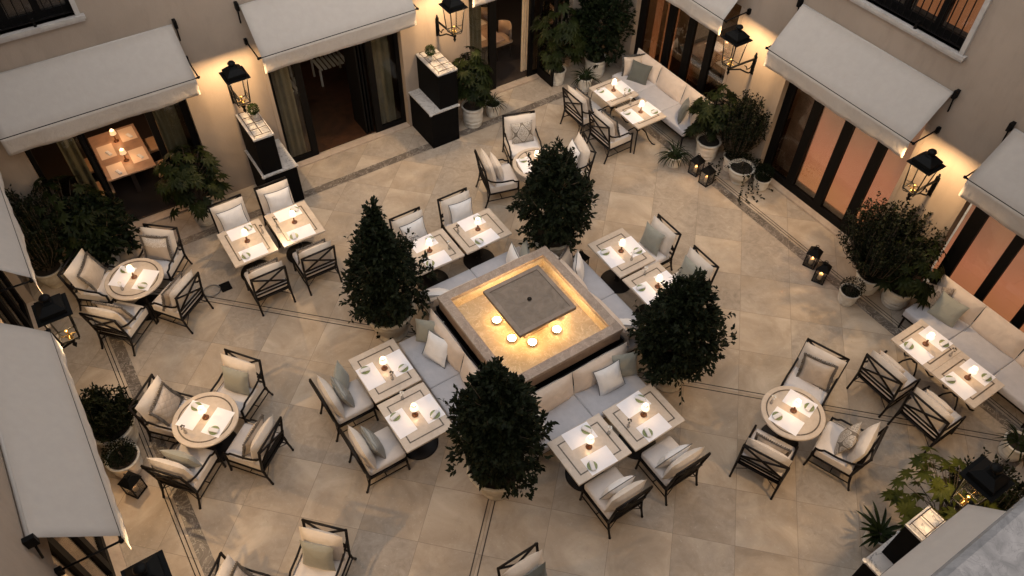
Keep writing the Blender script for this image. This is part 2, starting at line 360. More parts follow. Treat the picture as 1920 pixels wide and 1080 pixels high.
# ------------------------------------------------------------------ setting
def ground():
    m = MB(); m.add([(-60, -60, 0), (60, -60, 0), (60, 60, 0), (-60, 60, 0)], [(0, 1, 2, 3)])
    tag(m.build("courtyard_floor", "travertine_floor"), "large beige travertine slabs laid diagonally with dark inlay lines", None, None, "structure")
    m = MB(); b0, b1, z = 5.38, 5.56, 0.004
    for (x0, x1, y0, y1) in ((-b1, b1, b0, b1), (-b1, b1, -b1, -b0), (-b1, -b0, -b0, b0), (b0, b1, -b0, b0)): 
        m.add([(x0, y0, z), (x1, y0, z), (x1, y1, z), (x0, y1, z)], [(0, 1, 2, 3)])
    tag(m.build("stone_border_band", "dark_marble"), "dark veined marble border band set into the courtyard floor", None, None, "structure")
    # drain slots beside the band
    m = MB(); z = 0.006
    for a, w in ((5.60, 0.012), (5.655, 0.012)):
        for (x0, x1, y0, y1) in ((-a - w, -a, -a, a), (a, a + w, -a, a)):
            m.add([(x0, y0, z), (x1, y0, z), (x1, y1, z), (x0, y1, z)], [(0, 1, 2, 3)])
    tag(m.build("drain_slot", "plinth_black"), "thin twin drain slots running beside the dark border band", None, None, "structure")
ground()

WA, WB, WC, WD = 6.27, 6.39, -6.40, -6.30     # wall faces: A at y=+, B at x=+, C at x=-, D at y=-
TH = 0.20; TOPZ = 9.6; ZD = 2.95
# local frame for a facade: s along the wall, d depth out of the courtyard (into the wall), z up
FR = {'A': lambda s, d, z: (s, WA + d, z), 'B': lambda s, d, z: (WB + d, s, z), 'C': lambda s, d, z: (WC - d, s, z), 'D': lambda s, d, z: (s, WD - d, z)}
def fbox(m, F, s0, s1, d0, d1, z0, z1):
    P = [F(s, d, z) for z in (z0, z1) for d in (d0, d1) for s in (s0, s1)]
    xs = [p[0] for p in P]; ys = [p[1] for p in P]; zs = [p[2] for p in P]
    m.box(min(xs), max(xs), min(ys), max(ys), min(zs), max(zs)); return m
DOORS = {'A': [(-5.45, -2.85), (-1.39, 1.25), (2.77, 5.37)], 'B': [(-5.40, -2.52), (-1.42, 1.25), (2.62, 5.37)], 'C': [(-1.35, 1.25), (2.75, 5.40)], 'D': []}
UPW = {'A': [(-6.15, -3.93, 4.14, 6.3)], 'B': [(-1.38, 1.40, 4.16, 6.3)], 'C': [], 'D': []}
LABF = {'A': "taupe plaster facade with three canopied doorways behind the black cabinets", 'B': "taupe plaster facade with warm lit glazing behind the window sofa",
        'C': "taupe plaster facade along the left edge under two awnings", 'D': "taupe plaster facade below the marble ledge"}
FAC = {}
def facade(key):
    F = FR[key]; o = empty("courtyard_facade", F(0, 0, 0)); tag(o, LABF[key], "building wall", "facades round the courtyard"); FAC[key] = o
    L = 6.59 if key in 'AD' else 6.27
    top = 9.48 if key == 'D' else TOPZ
    m = MB(); segs = DOORS[key]; x = -L; lo = []
    for a, b in segs: lo.append((x, a)); x = b
    lo.append((x, L))
    for a, b in lo: fbox(m, F, a, b, 0, TH, 0, ZD)
    x = -L; up = UPW[key]
    if up:
        a, b, z0, z1 = up[0]
        fbox(m, F, -L, L, 0, TH, ZD, z0); fbox(m, F, -L, a, 0, TH, z0, z1); fbox(m, F, b, L, 0, TH, z0, z1); fbox(m, F, -L, L, 0, TH, z1, top)
    else: fbox(m, F, -L, L, 0, TH, ZD, top)
    w = m.build("plaster_wall", "plaster"); w.parent = o; w.matrix_parent_inverse = Matrix.Translation(-Vector(o.location))
    def part(mb, name, mat, par=None, lab=None):
        q = mb.build(name, mat, label=lab); q.parent = par or o
        if par is None: q.matrix_parent_inverse = Matrix.Translation(-Vector(o.location))
        return q
    # thin plaster reveal bead round the openings + base string
    for a, b in segs:
        for c0, c1 in ((a - 0.07, a), (b, b + 0.07)):
            m = MB(); fbox(m, F, c0, c1, -0.012, -0.001, 0.0, ZD); part(m, "door_surround", "plaster")
    for (a, b, z0, z1) in up:
        m = MB(); fbox(m, F, a - 0.07, a, -0.05, 0.12, z0, z1); fbox(m, F, b, b + 0.07, -0.05, 0.12, z0, z1); fbox(m, F, a - 0.09, b + 0.09, -0.06, 0.12, z1, z1 + 0.12)
        wf = part(m, "window_surround", "window_stone")
        m = MB(); fbox(m, F, a - 0.12, b + 0.12, -0.09, 0.14, z0 - 0.05, z0); fbox(m, F, a - 0.10, b + 0.10, -0.07, 0.0, z0 - 0.09, z0 - 0.052); part(m, "window_sill", "window_stone")
        m = MB(); n = int((b - a) / 0.115)
        fbox(m, F, a, b, -0.035, -0.005, z0 + 0.9, z0 + 0.93); fbox(m, F, a, b, -0.03, -0.01, z0 + 0.06, z0 + 0.08)
        for i in range(n + 1):
            s = a + (b - a) * i / n; fbox(m, F, s - 0.007, s + 0.007, -0.027, -0.013, z0 + 0.08, z0 + 0.9)
        for s in (a + 0.55 * (b - a) / 2, b - 0.5 * (b - a) / 2): fbox(m, F, s - 0.02, s + 0.02, -0.05, -0.0, z0, z0 + 0.12)
        part(m, "window_railing", "frame_black")
        m = MB(); fbox(m, F, a, b, 0.13, 0.19, z0, z0 + 0.12)
        k_ = 5; 
        for i in range(k_ + 1):
            s = a + (b - a) * i / k_; fbox(m, F, s - 0.05, s + 0.05, 0.13, 0.19, z0 + 0.12, z1)
        part(m, "window_sash", "frame_black")
        m = MB(); fbox(m, F, a, b, 0.155, 0.16, z0 + 0.12, z1); part(m, "window_pane", "window_glass")
        m = MB()
        cs = [(a + (b - a) * t0, a + (b - a) * t1) for t0, t1 in ((0.03, 0.19), (0.23, 0.38), (0.62, 0.77), (0.82, 0.98))]
        for c0, c1 in cs: fbox(m, F, c0, c1, 0.30, 0.33, z0 + (0.13 if key == 'B' else 0.5), z1)
        part(m, "glowing_blind", "glowing_curtain")
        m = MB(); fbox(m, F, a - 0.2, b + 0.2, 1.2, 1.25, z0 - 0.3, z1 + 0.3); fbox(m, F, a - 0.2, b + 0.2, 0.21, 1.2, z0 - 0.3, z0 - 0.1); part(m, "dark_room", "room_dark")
    return o, part
PARTS = {k_: facade(k_) for k_ in 'ABCD'}

def curtain(F, s0, s1, d, z0, z1, waves, amp=0.012):
    m = MB(); n = waves * 8; V = []; Fc = []
    for i in range(n + 1):
        t = i / n; s = s0 + (s1 - s0) * t; dd = d + amp * sin(t * waves * 2 * pi) + 0.3 * amp * sin(t * waves * 5.3)
        V.append(F(s, dd, z0)); V.append(F(s, dd - amp * 0.3, z1))
    for i in range(n): Fc.append((2 * i, 2 * i + 2, 2 * i + 3, 2 * i + 1))
    m.add(V, Fc, True); return m

def frame_bars(F, bars, d0=0.14, d1=0.20, z0=0.0, z1=ZD, rail=0.22, a=None, b=None):
    m = MB()
    for s0, s1 in bars: fbox(m, F, s0, s1, d0, d1, z0 + rail, z1)
    fbox(m, F, a, b, d0 - 0.002, d1 + 0.002, z0, z0 + rail) if rail else None
    return m
# --- facade A doors
o, part = PARTS['A']; F = FR['A']
# door 1 (left): curtain panels, open middle, one leaf swung out
m = MB()
for s0, s1 in ((-5.45, -5.37), (-4.66, -4.54), (-3.55, -3.43), (-2.97, -2.85)): fbox(m, F, s0, s1, 0.13, 0.199, 0, ZD)
for s0, s1 in ((-5.37, -4.66), (-3.43, -2.97)): fbox(m, F, s0, s1, 0.135, 0.195, 0, 0.12)
f1 = part(m, "door_frame", "frame_black")
for _a, _b in ((-5.37, -4.66), (-3.43, -2.97)): m = MB(); fbox(m, F, _a, _b, 0.16, 0.166, 0.12, ZD); part(m, "glass_panel", "window_glass")
def leaf(s, fn="open_door_leaf"):
    m = MB(); fbox(m, F, s - 0.02, s + 0.02, -0.47, -0.39, 0.03, 2.6); fbox(m, F, s - 0.02, s + 0.02, 0.04, 0.12, 0.03, 2.6)
    fbox(m, F, s - 0.02, s + 0.02, -0.39, 0.04, 0.03, 0.25); fbox(m, F, s - 0.02, s + 0.02, -0.39, 0.04, 2.45, 2.6); q = part(m, fn, "frame_black")
    m = MB(); fbox(m, F, s - 0.004, s + 0.004, -0.39, 0.04, 0.25, 2.45); part(m, "pane", "window_glass", q)
leaf(-4.60)
part(curtain(F, -4.98, -4.72, 0.40, 0.02, 2.9, 2), "curtain", "curtain_olive")
part(curtain(F, -3.4, -3.02, 0.42, 0.02, 2.9, 4), "curtain", "curtain_olive")
# door 2
m = MB()
for s0, s1 in ((-1.39, -1.31), (-0.87, -0.74), (0.56, 0.69), (1.17, 1.25)): fbox(m, F, s0, s1, 0.13, 0.199, 0, ZD)
for s0, s1 in ((-1.31, -0.87), (0.69, 1.17)): fbox(m, F, s0, s1, 0.135, 0.195, 0, 0.14)
part(m, "door_frame", "frame_black")
for _a, _b in ((-1.31, -0.87), (0.69, 1.17)): m = MB(); fbox(m, F, _a, _b, 0.16, 0.166, 0.14, ZD); part(m, "glass_panel", "window_glass")
for s0 in (0.36, 0.43, 0.50): m = MB(); fbox(m, F, s0, s0 + 0.035, 0.22, 0.80, 0.02, 2.6); part(m, "folded_door_leaf", "frame_black")
part(curtain(F, -1.30, -0.92, 0.34, 0.02, 2.9, 3), "curtain", "curtain_olive"); part(curtain(F, 0.72, 1.12, 0.34, 0.02, 2.9, 3), "curtain", "curtain_olive")
# door 3
m = MB()
for s0, s1 in ((2.77, 2.85), (3.33, 3.50), (4.36, 4.46), (5.27, 5.37)): fbox(m, F, s0, s1, 0.13, 0.199, 0, ZD)
for s0, s1 in ((2.85, 3.33), (4.46, 5.27)): fbox(m, F, s0, s1, 0.135, 0.195, 0, 0.12)
part(m, "door_frame", "frame_black")
for _a, _b in ((2.85, 3.33), (4.46, 5.27)): m = MB(); fbox(m, F, _a, _b, 0.16, 0.166, 0.12, ZD); part(m, "glass_panel", "window_glass")
leaf(4.60)
part(curtain(F, 2.88, 3.3, 0.40, 0.02, 2.9, 4), "curtain", "curtain_olive"); part(curtain(F, 4.32, 4.50, 0.40, 0.02, 2.9, 3), "curtain", "curtain_cream")
# steps in front of the doors
for a, b in DOORS['A']:
    m = MB(); fbox(m, F, a + 0.001, b - 0.001, -0.02, 0.13, 0.0, 0.035); part(m, "threshold", "step_stone")
# --- facade B glazing
o, part = PARTS['B']; F = FR['B']
def glaze(a, b, bars, par, F):
    m = frame_bars(F, bars, 0.12, 0.199, 0.0, ZD, 0.20, a, b); q = par(m, "glazing_frame", "frame_black")
    m = MB(); fbox(m, F, a, b, 0.155, 0.161, 0.2, ZD); par(m, "glass_pane", "window_glass", q)
    m = MB(); fbox(m, F, a + 0.001, b - 0.001, -0.03, 0.12, 0.0, 0.05); par(m, "threshold", "step_stone")
glaze(-1.42, 1.25, [(1.09, 1.25), (0.46, 0.64), (-0.245, -0.06), (-0.935, -0.75)], part, F)
glaze(2.62, 5.37, [(5.19, 5.37), (4.34, 4.52), (3.75, 3.93), (3.20, 3.36), (2.62, 2.72)], part, F)
glaze(-5.40, -2.52, [(-2.86, -2.64), (-3.49, -3.34), (-4.16, -4.0), (-4.82, -4.66), (-5.4, -5.3)], part, F)
# warm blinds with lamplight painted in as glow behind bays 1 and 3, a wooden door leaf behind the first panel
m = MB(); fbox(m, F, -1.42, 0.50, 0.30, 0.32, 0.24, ZD); part(m, "glowing_blind", "glowing_blind")
m = MB(); fbox(m, F, -1.42, 0.50, 0.27, 0.34, 0.0, 0.24); part(m, "blind_sill", "table_wood")
m = MB(); fbox(m, F, -5.3, -2.52, 0.30, 0.32, 0.24, ZD); part(m, "glowing_blind", "glowing_blind")
m = MB(); fbox(m, F, 0.53, 1.25, 0.55, 0.60, 0.0, ZD); fbox(m, F, 0.60, 0.85, 0.54, 0.549, 0.9, 2.5); fbox(m, F, 0.92, 1.17, 0.54, 0.549, 0.9, 2.5); fbox(m, F, 0.60, 1.17, 0.54, 0.549, 0.15, 0.8); part(m, "wooden_door", "table_wood")
part(curtain(F, 4.98, 5.18, 0.40, 0.1, 2.9, 3), "curtain", "glowing_curtain"); part(curtain(F, 4.50, 4.86, 0.42, 0.1, 2.9, 4), "curtain", "glowing_curtain"); part(curtain(F, 3.94, 4.16, 0.42, 0.1, 2.9, 3), "curtain", "glowing_curtain")
# --- facade C glazing
o, part = PARTS['C']; F = FR['C']
glaze(-1.35, 1.25, [(-1.35, -1.25), (-0.75, -0.6), (-0.1, 0.05), (0.55, 0.7), (1.15, 1.25)], part, F)
glaze(2.75, 5.40, [(2.75, 2.87), (3.35, 3.5), (4.0, 4.15), (4.65, 4.8), (5.3, 5.4)], part, F)
# --- ledge under the camera
m = MB(); m.box(-6.2, 6.2, -6.75, -6.085, 9.49, 9.56)
tag(m.build("stone_ledge", "ledge_marble", bevel=0.01), "pale speckled marble ledge close up in the bottom right corner", "ledge")

# --- rooms behind the glass
def room(name, lab, x0, x1, y0, y1, mats, open_side, z1=3.1):
    o = empty(name, ((x0 + x1) / 2, (y0 + y1) / 2, 0)); tag(o, lab, "room", "rooms behind the facades"); inv = Matrix.Translation(-Vector(o.location))
    def p(m, n, mt):
        q = m.build(n, mt); q.parent = o; q.matrix_parent_inverse = inv
    m = MB(); m.box(x0, x1, y0, y1, 0.002, 0.012); p(m, "indoor_floor", mats[0])
    m = MB()
    if open_side != 'y0': m.box(x0, x1, y0, y0 + 0.05, 0.012, z1)
    if open_side != 'y1': m.box(x0, x1, y1 - 0.05, y1, 0.012, z1)
    if open_side != 'x0': m.box(x0, x0 + 0.05, y0 + 0.05, y1 - 0.05, 0.012, z1)
    if open_side != 'x1': m.box(x1 - 0.05, x1, y0 + 0.05, y1 - 0.05, 0.012, z1)
    m.box(x0, x1, y0, y1, z1, z1 + 0.05); p(m, "indoor_wall", mats[1])
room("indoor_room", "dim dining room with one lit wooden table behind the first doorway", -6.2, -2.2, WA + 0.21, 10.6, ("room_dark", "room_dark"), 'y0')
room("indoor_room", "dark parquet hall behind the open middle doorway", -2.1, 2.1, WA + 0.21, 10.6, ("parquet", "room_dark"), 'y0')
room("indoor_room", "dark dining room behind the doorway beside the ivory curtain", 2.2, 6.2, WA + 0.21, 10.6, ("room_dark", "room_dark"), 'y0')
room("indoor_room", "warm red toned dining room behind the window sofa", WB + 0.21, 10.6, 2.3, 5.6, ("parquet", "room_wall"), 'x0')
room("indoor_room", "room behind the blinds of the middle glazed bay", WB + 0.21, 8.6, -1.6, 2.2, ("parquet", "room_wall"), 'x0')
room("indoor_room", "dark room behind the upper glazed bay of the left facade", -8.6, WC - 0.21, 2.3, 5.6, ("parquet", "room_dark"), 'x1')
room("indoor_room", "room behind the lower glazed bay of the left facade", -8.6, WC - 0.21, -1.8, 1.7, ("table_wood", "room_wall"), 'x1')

# ------------------------------------------------------------------ awnings
def awning(key, a, b, lab):
    F = FR[key]; D, ZR, ZF = 0.60, 3.60, 2.95
    o = empty("awning", F((a + b) / 2, 0, ZR)); tag(o, lab, "awning", "cream awnings over the doorways"); inv = Matrix.Translation(-Vector(o.location))
    def p(m, n, mt, lab=None):
        q = m.build(n, mt, label=lab); q.parent = o; q.matrix_parent_inverse = inv; return q
    # canopy with a slight sag, 4 mm thick
    m = MB(); nu, nv = 24, 6; V = []; Fc = []
    rnd = random.Random(int(a * 100) + ord(key))
    for t in (0, 1):
        for i in range(nu + 1):
            for j in range(nv + 1):
                u = i / nu; v = j / nv; s = a + (b - a) * u
                sag = 0.022 * sin(pi * v) * (1 - (2 * u - 1) ** 6) + 0.016 * noise.noise((s * 1.6, v * 1.5, rnd.random() * 0 + ord(key)))* sin(pi*v)
                V.append(F(s, -0.05 - (D - 0.05) * v, ZR + (ZF - ZR) * v - sag - 0.005 * t))
    K = (nu + 1) * (nv + 1)
    for t in (0, 1):
        for i in range(nu):
            for j in range(nv):
                q = (t * K + i * (nv + 1) + j, t * K + (i + 1) * (nv + 1) + j, t * K + (i + 1) * (nv + 1) + j + 1, t * K + i * (nv + 1) + j + 1); Fc.append(q)
    for i in range(nu):
        for j in (0, nv): Fc.append((i * (nv + 1) + j, (i + 1) * (nv + 1) + j, K + (i + 1) * (nv + 1) + j, K + i * (nv + 1) + j))
    for j in range(nv):
        for i in (0, nu): Fc.append((i * (nv + 1) + j, i * (nv + 1) + j + 1, K + i * (nv + 1) + j + 1, K + i * (nv + 1) + j))
    m.add(V, Fc, True); p(m, "canopy", "canvas")
    m = MB(); V = []; Fc = []; nu, nv = 60, 5
    for i in range(nu + 1):
        for j in range(nv + 1):
            u = i / nu; v = j / nv; s = a + (b - a) * u; wob = 0.034 * v * (noise.noise((s * 2.2, ord(key), 0.3)) + 0.5 * noise.noise((s * 5.5, 3.1, ord(key))))
            V.append(F(s, -D - 0.004 - wob, ZF - 0.015 - 0.30 * v + 0.012 * v * noise.noise((s * 3, 9, 1))))
    for i in range(nu):
        for j in range(nv): Fc.append((i * (nv + 1) + j, (i + 1) * (nv + 1) + j, (i + 1) * (nv + 1) + j + 1, i * (nv + 1) + j + 1))
    m.add(V, Fc, True); q = p(m, "valance", "valance_canvas"); so = q.modifiers.new("thick", 'SOLIDIFY'); so.thickness = 0.004
    m = MB(); m.tube([F(a - 0.05, -D + 0.01, ZF - 0.012), F(b + 0.05, -D + 0.01, ZF - 0.012)], 0.014); 
    for s in (a - 0.05, b + 0.05): m.lathe([(0, -0.02), (0.024, -0.014), (0.024, 0.014), (0, 0.02)], 10, Matrix.Translation(F(s, -D + 0.01, ZF - 0.012)))
    p(m, "front_bar", "frame_black")
    m = MB(); m.tube([F(a, -0.03, ZR - 0.01), F(b, -0.03, ZR - 0.01)], 0.022); p(m, "roller", "canvas")
    for s in (a - 0.05, b + 0.05):
        m = MB(); fbox(m, F, s - 0.025, s + 0.025, -0.10, -0.001, ZR - 0.05, ZR + 0.08); m.tube([F(s, -0.06, ZR), F(s, -0.02, ZF + 0.35)], 0.012); p(m, "wall_bracket", "frame_black")
        m = MB(); m.tube([F(s, -0.03, ZF + 0.02), F(s, -D, ZF - 0.01)], 0.012); fbox(m, F, s - 0.025, s + 0.025, -0.06, -0.001, ZF - 0.04, ZF + 0.06); p(m, "folding_arm", "frame_black")
awning('A', -5.60, -2.68, "cream awning over the left doorway with the lit table inside")
awning('A', -1.57, 1.32, "cream awning over the middle doorway between two wall lanterns")
awning('A', 2.51, 5.42, "cream awning of which only a corner shows at the top edge")
awning('B', 2.47, 5.35, "cream awning over the window sofa")
awning('B', -1.57, 1.37, "cream awning over the orange lit glazing below the railed window")
awning('B', -5.50, -2.57, "cream awning at the right edge above the patterned pillow sofa")
awning('C', -1.40, 1.56, "large cream awning near the viewer on the left facade")
awning('C', 2.58, 5.60, "cream awning cut off by the left edge above the hanging lantern")
awning('D', -1.45, 1.45, "cream awning beside the marble ledge in the bottom right")

# ------------------------------------------------------------------ chairs and pillows
def pillow_mb(w=0.44, h=0.44, t=0.15, seed=0, n=12, pinch=0.10):
    m = MB(); V = []; Fc = []; rnd = random.Random(seed); ph = rnd.random() * 50
    def P(i, j, sg):
        u = -1 + 2 * i / n; v = -1 + 2 * j / n
        e = max(0.0, (1 - abs(u) ** 2.6) * (1 - abs(v) ** 2.6)) ** 0.55
        y = u * w / 2 * (1 - pinch * (1 - v * v) * (1 if abs(u) > 0 else 0) * abs(u)); z = v * h / 2 * (1 - pinch * (1 - u * u) * abs(v))
        wr = 0.010 * noise.noise((u * 2.5 + ph, v * 2.5, sg)) * e + 0.006 * noise.noise((u * 6, v * 6 + ph, sg)) * e
        sagz = -0.010 * (1 - v) * (1 - u * u) * 0.5
        return (sg * (t / 2 * e + wr), y, z + sagz)
    for sg in (1, -1):
        for i in range(n + 1):
            for j in range(n + 1): V.append(P(i, j, sg))
    K = (n + 1) ** 2
    for s_ in (0, 1):
        for i in range(n):
            for j in range(n):
                q = (s_ * K + i * (n + 1) + j, s_ * K + (i + 1) * (n + 1) + j, s_ * K + (i + 1) * (n + 1) + j + 1, s_ * K + i * (n + 1) + j + 1)
                Fc.append(q if s_ == 0 else q[::-1])
    m.add(V, Fc, True); bd = [V[i * (n + 1)] for i in range(n + 1)] + [V[n * (n + 1) + j] for j in range(1, n + 1)] + [V[i * (n + 1) + n] for i in range(n - 1, -1, -1)] + [V[j] for j in range(n - 1, 0, -1)]
    return m, bd
PIL = {}
def pillow_proto(style, seed):
    mats = {'piped': "white_fabric", 'sage': "sage_fabric", 'slate': "slate_fabric", 'fringe': "beige_satin", 'fringeb': "beige_satin", 'quilt': "quilted_satin", 'ribbed': "ribbed_satin",
            'damask': "damask_grey", 'damaskb': "damask_brown", 'glitter': "glitter_satin", 'cream': "back_fabric"}
    m, bd = pillow_mb(0.46, 0.45, 0.16, seed); o = m.build("throw_pillow", mats[style]); tag(o, None, "pillow", "throw pillows")
    if style in ('piped',):
        p = MB(); p.tube([(0, y * 1.005, z * 1.005) for x, y, z in bd + bd[:1]], 0.006, 6, False); p.build("piping", "piping_grey", o)
    if style in ('fringe', 'fringeb', 'quilt', 'glitter'):
        p = MB(); V = []; Fc = []; n = len(bd); rnd = random.Random(seed)
        pts = []
        for i in range(n):
            a = Vector(bd[i]); b = Vector(bd[(i + 1) % n])
            for k_ in range(3): pts.append(a.lerp(b, k_ / 3))
        for i, q in enumerate(pts):
            d = Vector((0, q.y, q.z)).normalized(); L = 0.030 + rnd.random() * 0.018; off = 0.014 * (1 if i % 2 else -1)
            V.append(q - d * 0.004); V.append(q + d * L + Vector((off, 0, 0)))
        N_ = len(pts)
        for i in range(N_): Fc.append((2 * i, 2 * ((i + 1) % N_), 2 * ((i + 1) % N_) + 1, 2 * i + 1))
        p.add(V, Fc); q = p.build("fringe", "black_fringe" if style == 'fringeb' else "fringe_fabric", o); so = q.modifiers.new("thick", 'SOLIDIFY'); so.thickness = 0.018
    return o
def put_pillow(style, mat, label, group="throw pillows", sc=1.0):
    PIL.setdefault(style, []); n = len(PIL[style])
    if n < 3: o = pillow_proto(style, hash(style) % 97 * 0 + n * 7 + len(style)); PIL[style].append(o)
    else:
        src = PIL[style][n % 3]; o = src.copy(); COL.objects.link(o)
        for ch in src.children:
            c = ch.copy(); COL.objects.link(c); c.parent = o
        PIL[style].append(o)
    o.matrix_world = mat @ Matrix.Scale(sc, 4); tag(o, label, None, group); return o

def make_chair(name, Wd, arms, cat="chair"):
    """local +x is where the sitter looks; origin on the floor under the top rail of the back"""
    t = empty(name, (0, 0, 0)); tag(t, None, cat); h = Wd / 2; r = 0.0135; D = 0.66
    m = MB(); m.rbox(0.10, D + 0.015, -h + 0.015, h - 0.015, 0.325, 0.455, 0.035, 0.016); m.build("seat_cushion", "seat_fabric", t)
    # back cushion leans on the back frame
    A = Matrix.Translation((0.155, 0, 0.685)) @ Matrix.Rotation(radians(-11), 4, 'Y')
    pm, bd = pillow_mb(Wd + 0.005, 0.52, 0.18, int(Wd * 100), 12, 0.012); m = MB(); m.add(pm.v, pm.f, True, A); m.build("back_cushion", "back_fabric", t)
    # back frame: posts, rails, crossed bars
    def bx(z): return 0.085 - 0.085 * max(0.0, min(1.0, (z - 0.36) / 0.54))
    m = MB(); zt, zb = 0.90, 0.52
    for s in (-h, h): m.tube([(bx(0.36), s, 0.34), (bx(0.6), s, 0.6), (bx(zt) - 0.004, s, zt)], 0.019, 8)
    m.tube([(0, -h - 0.015, zt), (0, h + 0.015, zt)], 0.017, 8)
    for z in (zb, zb - 0.085): m.tube([(bx(z), -h, z), (bx(z), h, z)], 0.016, 8)
    m.build("back_frame", "black_metal", t)
    m = MB(); m.tube([(bx(zt), -h, zt - 0.01), (bx(zb) - 0.003, h, zb)], 0.016, 8); m.tube([(bx(zt) - 0.014, h, zt - 0.01), (bx(zb) - 0.014, -h, zb)], 0.016, 8); m.build("crossed_bars", "black_metal", t)
    for s in (-h, h):
        m = MB(); m.tube([(0.085, s, 0.36), (0.055, s, 0.18), (0.0, s, 0.0)], [0.019, 0.017, 0.016], 8); m.lathe([(0, 0), (0.018, 0), (0.018, 0.018), (0, 0.02)], 10, Matrix.Translation((0, s, 0))); m.build("leg", "black_metal", t)
        m = MB(); m.tube([(D - 0.01, s, 0.34 if not arms else 0.49), (D, s, 0.2), (D + 0.015, s, 0)], 0.017, 8); m.lathe([(0, 0), (0.018, 0), (0.018, 0.018), (0, 0.02)], 10, Matrix.Translation((D + 0.015, s, 0))); m.build("leg", "black_metal", t)
    m = MB(); z = 0.312
    for s in (-h, h): m.tube([(0.08, s, z), (D, s, z)], 0.016, 8)
    for x in (0.08, D): m.tube([(x, -h, z), (x, h, z)], 0.016, 8)
    m.box(0.09, D - 0.005, -h + 0.008, h - 0.008, z - 0.004, z + 0.012); m.build("seat_frame", "black_metal", t)
    m = MB(); zs = 0.15
    for s in (-h, h):
        m.tube([(0.048, s, zs), (D + 0.004, s, zs)], 0.010, 6)
    m.tube([(D * 0.5, -h, zs), (D * 0.5, h, zs)], 0.008, 6)
    for s in (-h, h): m.tube([(0.05, s, zs + 0.02), (0.09, s * 0.35, z)], 0.006, 6)
    m.build("stretcher", "black_metal", t)
    if arms:
        for s in (-h, h):
            pts = [(0.035, s, 0.70), (0.10, s, 0.635), (0.20, s, 0.585), (0.34, s, 0.555), (0.50, s, 0.555), (0.545, s, 0.55), (0.575, s, 0.515), (0.60, s, 0.502), (D + 0.005, s, 0.497)]
            m = MB(); m.tube(pts, 0.016, 8); m.build("arm", "black_metal", t)
            m = MB(); m.rbox(0.10, D - 0.03, s - 0.012 if s > 0 else s + 0.004, s - 0.004 if s > 0 else s + 0.012, 0.33, 0.46, 0.003, 0, 3); m.build("side_panel", "back_fabric", t)
    return t
SIDE = make_chair("side_chair", 0.57, False); ARMN = make_chair("armchair", 0.575, True); ARMW = make_chair("armchair", 0.63, True)
for q in (ARMN, ARMW, SIDE): q["category"] = "armchair" if q is not SIDE else "chair"
PROT = {'s': SIDE, 'n': ARMN, 'w': ARMW}
def RZ(a): return Matrix.Rotation(a, 4, 'Z')
def pil_local(x, y, z, lean=-20, yaw=0, roll=0):
    return Matrix.Translation((x, y, z)) @ RZ(radians(yaw)) @ Matrix.Rotation(radians(lean), 4, 'Y') @ Matrix.Rotation(radians(roll), 4, 'X')
STN = {'piped': "white dark piped pillow", 'sage': "sage grey pillow", 'slate': "dark slate pillow", 'fringe': "beige dark fringed pillow", 'fringeb': "beige black fringed pillow",
       'quilt': "quilted fringed pillow", 'ribbed': "pleated grey satin pillow", 'damask': "grey patterned pillow", 'damaskb': "brown patterned pillow", 'glitter': "speckled satin fringed pillow", 'cream': "plain cream pillow"}
T = {'R1': "the upper left round table", 'R2': "the lower left round table", 'R3': "the lower right round table", 'R4': "the round table behind the top tree",
     'A': "the left table by the hose hatch", 'B': "the table beside the left cabinet", 'C': "the left table above the fountain", 'D': "the right table above the fountain",
     'E': "the upper table right of fountain", 'F': "the lower table right of fountain", 'G': "the upper table left of fountain", 'H': "the lower table left of fountain",
     'I': "the left table below the fountain", 'J': "the right table below the fountain", 'K': "the upper window sofa table", 'L': "the lower window sofa table",
     'M': "the upper right edge table", 'N': "the lower right edge table", 'X': "the bottom edge"}
